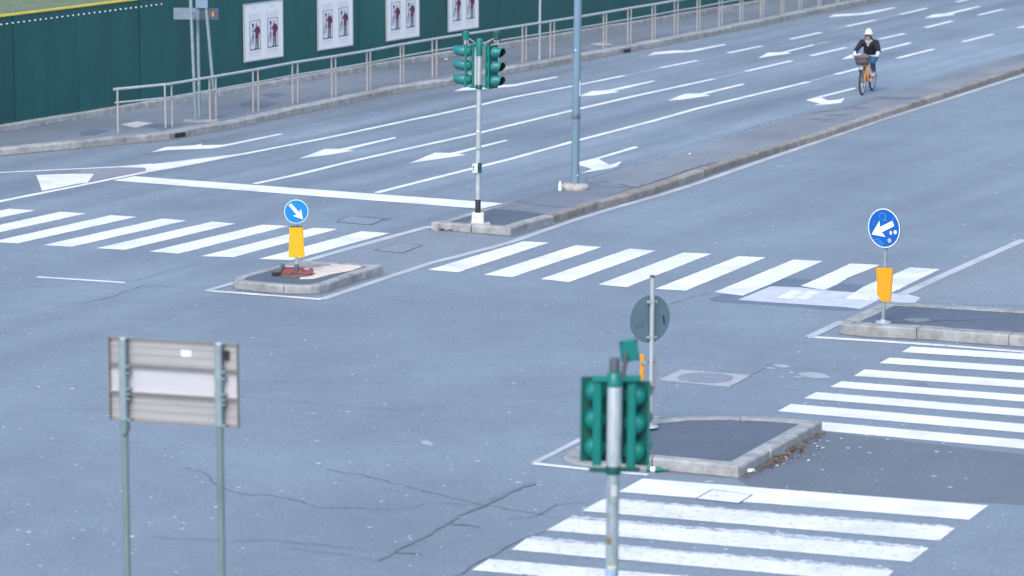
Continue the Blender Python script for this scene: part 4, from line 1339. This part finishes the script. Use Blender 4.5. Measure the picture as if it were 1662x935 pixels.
# ---------------------------------------------------------------- the back of a direction board, near left
db = FPX / 184.0
pc = at_height(279.5, 621, db)
YB = R(-17)
bd = thing('sign_board', 'blurred pale metal road sign board seen from behind on two posts', 'road sign', (pc.x, pc.y, 0), YB)
zc = pc.z
BW, BH = 1.25, 0.765
M_ALU = mat('sign aluminium', (0.41, 0.405, 0.405), 0.4, 0.12, 3, metal=0.35, stretch=(0.3, 1, 2))
M_ALUW = mat('pale sign aluminium', (0.5, 0.5, 0.53), 0.4, 0.06, 3, metal=0.1, stretch=(0.3, 1, 2))
M_FLG = mat('flange aluminium', (0.25, 0.23, 0.22), 0.5, 0.2, 5, metal=0.3)
for k, (z0, z1, m) in enumerate(((BH / 6 + 0.005, BH / 2, M_ALU), (-BH / 6 + 0.005, BH / 6 - 0.005 + 0.0, M_ALUW), (-BH / 2, -BH / 6 - 0.005, M_ALU))):
    pl = MB().box((0, 0.05, zc + (z0 + z1) / 2), (BW, 0.004, z1 - z0)).build('board_plank', m, bd)
    fl_ = MB().box((0, 0.03, zc + z1 - 0.004), (BW, 0.036, 0.007)).box((0, 0.03, zc + z0 + 0.004), (BW, 0.036, 0.007))
    fl_.build('flange', M_FLG, pl)
    rb = MB()
    for q in ((0.045, 0.955) if k == 1 else (0.12, 0.42, 0.7, 0.93)):
        rb.box((0, 0.044, zc + z0 + (z1 - z0) * q), (BW - 0.004, 0.009, 0.008 if k != 1 else 0.02))
    rb.build('rib', M_ALU if k != 1 else M_ALUW, pl)
MB().box((-BW / 2 + 0.004, 0.03, zc), (0.008, 0.045, BH)).box((BW / 2 - 0.004, 0.03, zc), (0.008, 0.045, BH)).build('end_rim', M_FLG, bd)
for px in (-0.47, 0.455):
    po = MB()
    po.tube((px, 0, 0), (px, 0, zc + BH / 2 - 0.01), 0.032, n=14)
    po.build('post', mat('green grey post', (0.17, 0.235, 0.235), 0.5, 0.2, 7, metal=0.2, stretch=(1, 1, .3)), bd)
    MB().bevbox((px, -0.012, zc), (0.066, 0.05, BH - 0.03), 0.01).build('post_channel', M_GALVD, bd)
    MB().lathe((px, 0, zc + BH / 2 - 0.01), [(0.036, 0), (0.036, 0.012), (0.028, 0.016)], 12).build('post_cap', M_GALV, bd)
    for zz in (zc + BH / 6, zc + BH / 6 - 0.06, zc - BH / 6, zc - BH / 6 + 0.05, zc - BH / 2 + 0.02, zc - BH / 6 - 0.04):
        MB().box((px + 0.01, 0.0, zz), (0.11, 0.06, 0.014)).build('clamp', M_GALVD, bd)
MB().box((0.12, 0.046, zc + 0.26), (0.095, 0.004, 0.062)).build('label', M_SWHITE, bd)
MB().box((0.515, 0.035, zc + 0.27), (0.045, 0.03, 0.085)).build('black_box', M_BLACK, bd)
MB().path([(-0.43, 0, zc - BH / 2 - 0.01), (-0.415, -0.01, zc - BH / 2 - 0.06), (-0.44, -0.03, zc - BH / 2 - 0.11), (-0.47, -0.034, zc - BH / 2 - 0.13)], 0.006).build('loose_wire', M_BLACK, bd)

# ================================================================== CYCLIST
fw = G(1399.5, 154.5)
heading = R(180 + 71.5)                          # bicycle points toward the camera and a little left
bike = thing('bicycle', 'orange and white city bicycle with front basket ridden toward the crossing', 'bicycle', (0, 0, 0), heading)
WR, WBASE = 0.325, 1.04
fwd = Vector((math.cos(heading), math.sin(heading), 0))
bike.location = fw - fwd * WBASE
bike.location.z = 0.0
M_TYRE = mat('tyre rubber', (0.02, 0.02, 0.023), 0.8, 0.2, 20)
M_RIM = mat('rim silver', (0.62, 0.63, 0.65), 0.3, 0.05, 20, metal=0.6)
M_ORG = mat('bicycle orange', (0.8, 0.3, 0.0), 0.35, 0.08, 6, coat=0.4)
M_BWH = mat('bicycle white', (0.75, 0.76, 0.78), 0.4, 0.05, 6)
M_BKT = mat('basket grey', (0.13, 0.135, 0.15), 0.5, 0.15, 12)
def torus(b, c, RR, r, n=44, m=10, axis='Y'):
    vs, fs = [], []
    for i in range(n):
        a = 2 * PI * i / n
        for j in range(m):
            t = 2 * PI * j / m
            q = RR + r * math.cos(t)
            vs.append((c[0] + q * math.cos(a), c[1] + r * math.sin(t), c[2] + q * math.sin(a)))
    for i in range(n):
        for j in range(m):
            fs.append((i * m + j, i * m + (j + 1) % m, ((i + 1) % n) * m + (j + 1) % m, ((i + 1) % n) * m + j))
    b.add(vs, fs, True)
for wx in (0, WBASE):
    b = MB(); torus(b, (wx, 0, WR), WR - 0.022, 0.022)
    w = b.build('wheel', M_TYRE, bike)
    b = MB(); torus(b, (wx, 0, WR), WR - 0.05, 0.014, 40, 6)
    b.build('rim', M_RIM, w)
    b = MB()
    for k in range(18):
        a = 2 * PI * k / 18
        sy = 0.03 if k % 2 else -0.03
        b.tube((wx, sy, WR), (wx + (WR - .055) * math.cos(a), 0, WR + (WR - .055) * math.sin(a)), 0.0022, n=4, caps=False)
    b.build('spokes', M_RIM, w)
    b = MB(); b.tube((wx, -0.05, WR), (wx, 0.05, WR), 0.032 if wx else 0.045, n=14)
    b.build('hub', M_BKT, w)
    # mudguard
    b = MB()
    pts = []
    a0_, a1_ = (R(75), R(150)) if wx else (R(15), R(200))
    vs, fs = [], []
    for k in range(17):
        a = a0_ + (a1_ - a0_) * k / 16
        for y, rr in ((-0.032, WR + .006), (-0.02, WR + .02), (0.02, WR + .02), (0.032, WR + .006)):
            vs.append((wx + rr * math.cos(a), y, WR + rr * math.sin(a)))
    for k in range(16):
        for j in range(3):
            fs.append((k * 4 + j, k * 4 + 4 + j, k * 4 + 5 + j, k * 4 + 1 + j))
    b.add(vs, fs, True)
    b.build('mudguard', M_ORG if wx else M_BWH, bike)
HT, HB = (0.86, 0, 0.86), (0.93, 0, 0.66)
b = MB()
for s_ in (-1, 1):
    b.tube((0.925, s_ * 0.045, 0.68), (WBASE, s_ * 0.052, WR), 0.016, 0.012)
b.build('fork', M_ORG, bike)
b = MB()
b.tube(HT, HB, 0.027)
b.path([HB, (0.80, 0, 0.48), (0.62, 0, 0.33), (0.46, 0, 0.29)], 0.036)
b.tube((0.46, 0, 0.29), (0.3, 0, 0.72), 0.026)
for s_ in (-1, 1):
    b.tube((0.46, s_ * 0.03, 0.29), (0, s_ * 0.06, WR), 0.014)
    b.tube((0.33, s_ * 0.02, 0.62), (0, s_ * 0.06, WR), 0.011)
b.build('frame', M_ORG, bike)
MB().path([(0.64, -0.04, 0.36), (0.52, -0.05, 0.5), (0.42, -0.03, 0.62)], 0.02).build('white_side_tube', M_BWH, bike)
MB().tube((0.3, 0, 0.7), (0.275, 0, 0.8), 0.016).build('seat_post', M_RIM, bike)
MB().ball((0.26, 0, 0.83), (0.13, 0.095, 0.04)).build('saddle', M_BLACK, bike)
b = MB()
for s_ in (-1, 1):
    b.add([(0.16, s_ * .05, .62), (-.02, s_ * .06, .68), (-.2, s_ * .055, .62), (-.24, s_ * .055, .45), (-.05, s_ * .065, .43), (.1, s_ * .055, .48)], [(0, 1, 2, 3, 4, 5)])
    b.add([(0.16, s_ * .044, .62), (-.02, s_ * .054, .68), (-.2, s_ * .049, .62), (-.24, s_ * .049, .45), (-.05, s_ * .059, .43), (.1, s_ * .049, .48)], [(5, 4, 3, 2, 1, 0)])
b.build('skirt_guard', M_BWH, bike)
MB().bevbox((0.2, -0.075, 0.3), (0.52, 0.02, 0.1), 0.01).build('chain_guard', M_ORG, bike)
b = MB()
b.tube((0.46, -0.06, 0.29), (0.46, 0.06, 0.29), 0.03)
b.tube((0.46, 0.07, 0.29), (0.42, 0.075, 0.42), 0.012).tube((0.46, -0.07, 0.29), (0.5, -0.075, 0.16), 0.012)
b.build('crank', M_RIM, bike)
MB().box((0.42, 0.125, 0.425), (0.08, 0.09, 0.025)).build('pedal', M_BLACK, bike)
MB().box((0.5, -0.125, 0.155), (0.08, 0.09, 0.025)).build('pedal', M_BLACK, bike)
b = MB()
b.tube(HT, (0.84, 0, 0.97), 0.017)
b.path([(0.68, 0.27, 0.955), (0.79, 0.25, 0.975), (0.86, 0.1, 0.985), (0.86, -0.1, 0.985), (0.79, -0.25, 0.975), (0.68, -0.27, 0.955)], 0.012)
b.build('handlebar', M_BWH, bike)
for s_ in (-1, 1):
    MB().tube((0.66, s_ * 0.275, 0.95), (0.77, s_ * 0.255, 0.972), 0.018).build('grip', M_BLACK, bike)
# basket: rim, floor and bars
bk = MB()
bx0, bx1, bz0, bz1 = 0.93, 1.17, 0.76, 0.99
def brect(z, gx, gy):
    return [(bx0, -gy, z), (bx1 + gx, -gy, z), (bx1 + gx, gy, z), (bx0, gy, z), (bx0, -gy, z)]
bk.path(brect(bz1, 0.03, 0.17), 0.01).path(brect(bz0, -0.03, 0.12), 0.008).path(brect((bz0 + bz1) / 2, 0.0, 0.145), 0.006)
for k in range(9):
    t = k / 8
    y0_, y1_ = -0.12 + .24 * t, -0.17 + .34 * t
    bk.tube((bx1 - .03, y0_, bz0), (bx1 + .03, y1_, bz1), 0.005, n=5)
    bk.tube((bx0, y0_, bz0), (bx0, y1_, bz1), 0.005, n=5)
    for s_ in (-1, 1):
        bk.tube((bx0 + .21 * t, s_ * .12, bz0), (bx0 + .27 * t, s_ * .17, bz1), 0.005, n=5)
bk.box(((bx0 + bx1) / 2, 0, bz0 - 0.004), (0.21, 0.24, 0.008))
bk.build('basket', M_BKT, bike)
MB().lathe((1.15, 0, 0.7), [(0.045, 0), (0.05, 0.05), (0.03, 0.07)], 14, axis='X').build('headlamp', M_RIM, bike)
MB().tube((1.0, 0.13, 0.68), (1.0, 0.2, 0.5), 0.006).build('stay', M_RIM, bike)
bike_inv = None

def local_mat(p):
    return fw

def blob(name, caps, m, parent, voxel=0.014, smooth=4):
    """one continuous surface grown round tapered capsules (p0, p1, r0, r1)"""
    b = MB()
    for p0, p1, r0, r1 in caps:
        b.tube(p0, p1, r0, r1, 14)
        b.ball(p0, (r0, r0, r0), 14, 10)
        b.ball(p1, (r1, r1, r1), 14, 10)
    o = b.build(name, m, parent)
    md = o.modifiers.new('remesh', 'REMESH')
    md.mode = 'VOXEL'
    md.voxel_size = voxel
    md.use_smooth_shade = True
    ms = o.modifiers.new('smooth', 'SMOOTH')
    ms.iterations = smooth
    ms.factor = 0.5
    dg = bpy.context.evaluated_depsgraph_get()
    me = bpy.data.meshes.new_from_object(o.evaluated_get(dg))
    old = o.data
    o.modifiers.clear()
    o.data = me
    if not me.materials:
        me.materials.append(m)
    bpy.data.meshes.remove(old)
    return o

rider = thing('person', 'cyclist in white knit hat, navy coat, white gloves and blue jeans', 'person', tuple(bike.location), heading)
HIP, KN = 0.86, None
LH, RHp = Vector((0.24, 0.09, 0.9)), Vector((0.24, -0.09, 0.9))
LK, RK = Vector((0.62, 0.14, 0.8)), Vector((0.62, -0.12, 0.6))
LA, RA = Vector((0.4, 0.125, 0.50)), Vector((0.46, -0.125, 0.24))
SL, SR = Vector((0.4, 0.168, 1.27)), Vector((0.4, -0.168, 1.27))
EL_, ER = Vector((0.5, 0.25, 1.07)), Vector((0.56, -0.265, 1.09))
HLn, HRn = Vector((0.715, 0.27, 0.985)), Vector((0.715, -0.27, 0.985))
NECK, HEAD = Vector((0.43, 0, 1.32)), Vector((0.485, 0, 1.44))
V = Vector
skin_caps = [(V((0.26, 0, 0.92)), V((0.34, 0, 1.12)), 0.115, 0.11), (V((0.34, 0, 1.12)), V((0.4, 0, 1.25)), 0.11, 0.1), (SL, SR, 0.06, 0.06), (V((0.41, 0, 1.25)), NECK, 0.06, 0.05), (NECK, V((0.46, 0, 1.38)), 0.048, 0.05),
             (HEAD + V((0.0, 0, 0.02)), HEAD + V((0.015, 0, -0.03)), 0.078, 0.062), (HEAD + V((0.02, 0, -0.05)), HEAD + V((0.045, 0, -0.07)), 0.046, 0.03), (HEAD + V((0.085, 0, -0.0)), HEAD + V((0.098, 0, -0.02)), 0.012, 0.016),
             (HEAD + V((0, .078, -0.01)), HEAD + V((-.005, .082, .015)), .014, .016), (HEAD + V((0, -.078, -0.01)), HEAD + V((-.005, -.082, .015)), .014, .016)]
for S_, E_2, H_ in ((SL, EL_, HLn), (SR, ER, HRn)):
    skin_caps += [(S_, E_2, 0.046, 0.036), (E_2, H_, 0.036, 0.026)]
for P_, K_, A_ in ((LH, LK, LA), (RHp, RK, RA)):
    skin_caps += [(P_, K_, 0.085, 0.055), (K_, A_, 0.052, 0.036), (A_, A_ + V((0.1, 0, -0.04)), 0.035, 0.028)]
blob('body', skin_caps, M_SKIN, rider, 0.012, 2)
M_NAVY = mat('navy coat', (0.007, 0.01, 0.022), 0.85, 0.35, 14)
coat = [(V((0.235, 0, 0.9)), V((0.34, 0, 1.12)), 0.158, 0.15), (V((0.34, 0, 1.12)), V((0.4, 0, 1.22)), 0.15, 0.13), (SL + V((0, -.015, 0)), SR + V((0, .015, 0)), 0.082, 0.082),
        (V((0.24, .08, .88)), V((.32, .11, .87)), .11, .09), (V((0.24, -.08, .88)), V((.32, -.11, .87)), .11, .09),
        (V((0.37, .07, 1.31)), V((0.37, -.07, 1.31)), 0.06, 0.06), (V((0.42, .08, 1.29)), V((0.34, .05, 1.33)), 0.045, 0.05), (V((0.42, -.08, 1.29)), V((0.34, -.05, 1.33)), 0.045, 0.05)]
for S_, E_2, H_ in ((SL, EL_, HLn), (SR, ER, HRn)):
    coat += [(S_, E_2, 0.075, 0.06), (E_2, E_2.lerp(H_, .85), 0.06, 0.045)]
blob('coat', coat, M_NAVY, rider, 0.015, 2)
jeans = []
for P_, K_, A_ in ((LH, LK, LA), (RHp, RK, RA)):
    jeans += [(P_, K_, 0.105, 0.074), (K_, A_ + V((0, 0, .03)), 0.07, 0.05)]
jeans += [(LH, RHp, 0.11, 0.11)]
blob('jeans', jeans, mat('blue jeans', (0.03, 0.11, 0.24), 0.8, 0.35, 10), rider, 0.014, 2)
M_SHOE = mat('white trainer', (0.6, 0.6, 0.62), 0.6, 0.12, 20)
for A_ in (LA, RA):
    s_ = blob('shoe', [(A_ + V((-.02, 0, -.035)), A_ + V((.13, 0, -.05)), .045, .036), (A_ + V((-.02, 0, -.02)), A_ + V((-.01, 0, .03)), .05, .05)], M_SHOE, rider, 0.01, 2)
M_GLV = mat('white glove', (0.62, 0.62, 0.63), 0.8, 0.08, 16)
for sg, H_ in ((1, HLn), (-1, HRn)):
    g_ = [(H_ + V((-.05, 0, .045)), H_ + V((.0, 0, .0)), .042, .04), (H_ + V((-.09, 0, .05)), H_ + V((-.05, 0, .03)), .046, .044)]
    for k in range(4):
        y = (-.033 + .022 * k)
        a_ = H_ + V((.01 + .004 * k, 0, -.005)) + V((0.012 * (k - 1.5) * 1.6, sg * (.006 * k), .0))
        g_ += [(a_ + V((-.01, 0, 0.012)), a_ + V((.034, sg * .004, -.004)), .0105, .0105), (a_ + V((.034, sg * .004, -.004)), a_ + V((.03, sg * .006, -.034)), .0105, .0095), (a_ + V((.03, sg * .006, -.034)), a_ + V((.006, sg * .004, -.042)), .0095, .009)]
    g_ += [(H_ + V((-.01, -sg * .03, 0)), H_ + V((.02, -sg * .05, -.012)), .014, .011), (H_ + V((.02, -sg * .05, -.012)), H_ + V((.03, -sg * .035, -.03)), .011, .01)]
    blob('glove', g_, M_GLV, rider, 0.007, 1)
# hat, hair, scarf, sunglasses
hb = MB()
hb.lathe(tuple(HEAD + V((-.02, 0, .04))), [(.088, .0), (.093, .015), (.091, .045), (.086, .07), (.074, .1), (.054, .13), (.03, .15), (.008, .157)], 22)
hat = hb.build('knit_hat', mat('white knit', (0.66, 0.64, 0.6), 0.9, 0.12, 30, bump=0.6, bscale=90), rider)
MB().lathe(tuple(HEAD + V((-.02, 0, .038))), [(.092, .0), (.098, .008), (.098, .036), (.092, .042)], 22).build('hat_brim', MATS['white knit'], hat)
MB().lathe(tuple(HEAD + V((-.022, 0, -.055))), [(.055, -.01), (.08, .01), (.088, .045), (.088, .09), (.08, .1)], 20).build('hair', mat('dark brown hair', (0.05, 0.028, 0.018), 0.7, 0.3, 40), rider)
MB().box(tuple(HEAD + V((.008, 0, .038))), (.158, .11, .03)).build('fringe', MATS['dark brown hair'], rider)
gl = MB()
for s_ in (-1, 1):
    gl.ball(tuple(HEAD + V((.078, s_ * .034, .008))), (.012, .03, .02), 12, 8)
    gl.tube(tuple(HEAD + V((.07, s_ * .062, .012))), tuple(HEAD + V((-.01, s_ * .082, .016))), .004, n=6)
gl.tube(tuple(HEAD + V((.088, -.012, .012))), tuple(HEAD + V((.088, .012, .012))), .005, n=6)
gl.build('sunglasses', M_BLACK, rider)
MB().ball(tuple(HEAD + V((.078, 0, -.048))), (.008, .022, .006), 10, 6).build('mouth', mat('lips', (0.4, 0.16, 0.14), .5), rider)
blob('scarf', [(V((.49, .03, 1.3)), V((.49, -.03, 1.3)), .045, .045), (V((.5, 0, 1.29)), V((.53, 0, 1.2)), .045, .025), (V((.44, .06, 1.32)), V((.44, -.06, 1.32)), .04, .04)], mat('pale scarf', (0.38, 0.33, 0.3), .9, .15, 20), rider, 0.012, 2)
# shoulder bag lying in the basket
bag = blob('bag', [(V((1.04, -.05, .85)), V((1.04, .05, .85)), .08, .08), (V((1.05, -.06, .95)), V((1.05, .07, .97)), .075, .07), (V((1.02, 0, 1.0)), V((1.05, .04, 1.02)), .06, .045)], mat('brown grey bag', (0.13, 0.11, 0.12), .8, .4, 14), None, 0.014, 3)
bag.location = bike.location
bag.rotation_euler = (0, 0, heading)
tag(bag, 'crumpled brown grey bag lying in the bicycle basket', 'bag')

# the low city bicycle: bars, basket and rider sit a little lower
rider.scale.z = 0.925
bag.scale.z = 0.925
for o in bike.children:
    if o.name.split('.')[0] in ('handlebar', 'grip', 'basket', 'headlamp', 'saddle', 'stay'):
        o.scale.z = 0.925

# ================================================================== LITTER AND SMALL THINGS
p = G(909, 309, MZ)
wbt = thing('plastic_bottle', 'white plastic bottle standing beside the lamp post collar', 'bottle', (p.x, p.y, MZ - 0.011))
MB().lathe((0, 0, 0), [(.03, 0), (.034, .01), (.034, .06), (.03, .075), (.034, .09), (.034, .125), (.014, .16), (.014, .165)], 14).build('bottle_body', mat('cloudy plastic', (.75, .8, .86), .3, .12, 12), wbt)
MB().lathe((0, 0, .163), [(.017, 0), (.017, .02), (.014, .022)], 12).build('bottle_cap', M_SWHITE, wbt)
p = G(1067, 766.5)
gbt = thing('glass_bottle', 'green bottle lying on the road against the foreground island', 'bottle', (p.x, p.y, 0.034), R(-6))
MB().lathe((0, 0, 0), [(.028, -.13), (.033, -.12), (.033, .02), (.014, .075), (.013, .13), (.015, .132), (.015, .14)], 14, axis='X').build('bottle_body', mat('green glass', (.005, .16, .1), .12, .05, 9, coat=.6), gbt)
MB().lathe((0, 0, 0), [(.0338, -.085), (.0342, -.083), (.0342, -.03), (.0338, -.028)], 14, axis='X').build('bottle_label', M_SWHITE, gbt)
def crumple(name, u, v, z, r, label, m, cat, flat=.7, seed=1):
    rr = random.Random(seed)
    p = G(u, v, z)
    bm = bmesh.new()
    bmesh.ops.create_icosphere(bm, subdivisions=2, radius=r)
    for vv in bm.verts:
        k = rr.uniform(.62, 1.2)
        vv.co = Vector((vv.co.x * k, vv.co.y * k, vv.co.z * k * flat))
    lo = min(vv.co.z for vv in bm.verts)
    for vv in bm.verts:
        vv.co.z -= lo
    me = bpy.data.meshes.new(name)
    bm.to_mesh(me); bm.free()
    me.materials.append(m)
    o = bpy.data.objects.new(name, me)
    C.objects.link(o)
    o.location = (p.x, p.y, z)
    return tag(o, label, cat)
M_TRASH = mat('litter white', (.78, .77, .76), .7, .15, 20)
crumple('paper_ball', 1218.5, 768, 0.001, .052, 'crumpled white paper on the road by the foreground island corner', M_TRASH, 'litter', .6, 4)
p = G(1245.5, 747)
cup = thing('plastic_cup', 'clear plastic cup leaning against the foreground island kerb', 'cup', (p.x, p.y, 0.01), tilt=(R(-18), R(14)))
MB().lathe((0, 0, 0), [(.03, 0), (.042, .12), (.045, .122), (.04, .12), (.028, .006)], 16).build('cup_body', mat('cup plastic', (.6, .62, .64), .25, .15, 30), cup)
crumple('paper_scrap', 724, 97.5, PZ, .05, 'white paper scrap on the pavement behind the distant signal', M_TRASH, 'litter', .45, 9)
crumple('plastic_bag', 1024, 38.5, PZ, .12, 'white plastic bag lying at the foot of the hoarding', M_TRASH, 'bag', .9, 12)
crumple('paper_scrap', 1121, 251, MZ - .01, .045, 'small white paper scrap lying on the median', M_TRASH, 'litter', .3, 15)
crumple('stone', 1252, 724 + 20, 0.001, .02, 'small grey stone in the leaf litter by the island kerb', M_KERB, 'stone', .7, 2)

# knocked down red beacon base on the small island
p = G(*x5([(560, 700)])[0], 0.12)
rd = thing('broken_beacon', 'crumpled red plastic beacon wreck round the foot of the small sign', 'debris', (p.x, p.y, 0.113))
rr = random.Random(5)
M_REDP = mat('faded red plastic', (0.22, 0.055, 0.06), .5, .3, 9)
def bent_sheet(name, x0, x1, yb, zf, m, w=0.2, n=10, seed=1):
    r_ = random.Random(seed)
    vs, fs = [], []
    for i in range(n + 1):
        t = i / n
        x = x0 + (x1 - x0) * t
        for j in range(5):
            s_ = j / 4
            vs.append((x + r_.uniform(-.008, .008), yb + w * (s_ - .5) + r_.uniform(-.008, .008), zf(t, s_) + r_.uniform(-.007, .007)))
    for i in range(n):
        for j in range(4):
            fs.append((i * 5 + j, i * 5 + 5 + j, i * 5 + 6 + j, i * 5 + 1 + j))
    b = MB().add(vs, fs)
    o = b.build(name, m, rd)
    md = o.modifiers.new('thick', 'SOLIDIFY'); md.thickness = 0.012
    return o
bent_sheet('red_shell', -0.27, 0.06, 0.03, lambda t, s: 0.02 + 0.07 * math.sin(PI * s) + 0.03 * t, M_REDP, 0.26, seed=2)
bent_sheet('red_shell', 0.06, 0.3, 0.0, lambda t, s: 0.02 + 0.085 * math.sin(PI * s) * (1 - .3 * t) + 0.02 * math.sin(9 * t), M_REDP, 0.28, seed=3)
MB().lathe((0.03, -0.04, 0), [(.27, 0), (.27, .018), (.2, .03), (.05, .03)], 20).build('rubber_base', mat('dirty brown base', (.12, .085, .075), .8, .4, 10), rd)
MB().tube((-0.25, -0.1, 0.02), (-0.18, 0.02, 0.16), .035, .03).build('black_stub', M_GREYCAP, rd)
MB().bevbox((-0.28, -0.12, 0.03), (0.13, 0.1, 0.06), .012, R(20)).build('black_bracket', M_BLACK, rd)

# leaf litter in the kerb corners
def litter(name, spots, n, label, cols, seed):
    r_ = random.Random(seed)
    b = MB()
    for _ in range(n):
        u0, v0, u1, v1, sp = r_.choice(spots)
        t = r_.random()
        c = G(u0 + (u1 - u0) * t, v0 + (v1 - v0) * t)
        c = c + Vector((abs(r_.gauss(0, sp)) if seed == 2 else r_.gauss(0, sp), r_.gauss(0, sp * .8), 0))
        a = r_.uniform(0, 2 * PI)
        s = r_.uniform(.012, .036)
        d, q = Vector((math.cos(a), math.sin(a), 0)) * s, Vector((-math.sin(a), math.cos(a), 0)) * s * r_.uniform(.4, .8)
        z = r_.uniform(.006, .03)
        vs = [c - d, c - q, c + d, c + q]
        b.add([(p.x, p.y, z + r_.uniform(-.004, .016)) for p in vs], [(0, 1, 2, 3)])
    o = b.build(name, cols, None)
    tag(o, label, 'leaf litter', kind='stuff')
    return o
M_LEAF = mat('dead leaves', (.16, .1, .065), .9, .5, 22)
litter('leaf_litter', [(702, 372, 741, 375.5, .05), (712, 373, 735, 375, .06)], 130, 'brown dead leaves heaped at the median nose kerb', M_LEAF, 1)
litter('leaf_litter', [(1206, 776, 1331, 702, .07), (1240, 756, 1290, 727, .12)], 260, 'dark dead leaves along the right kerb of the foreground island', M_LEAF, 2)
litter('leaf_litter', [(1215, 776, 1331, 706, .2), (1250, 760, 1320, 722, .3)], 28, 'pale paper bits scattered beside the foreground island kerb', mat('pale bits', (.6, .56, .54), .8, .3, 20), 2)
litter('leaf_litter', [(700, 372, 740, 376, .06)], 26, 'pale bits among the leaves at the median nose kerb', MATS['pale bits'], 3)

# flush sheets lie only millimetres above one another
for o in [c for c in road.children] + [gum]:
    for v in o.data.vertices:
        v.co.z *= 0.36

scene.render.engine = 'CYCLES'
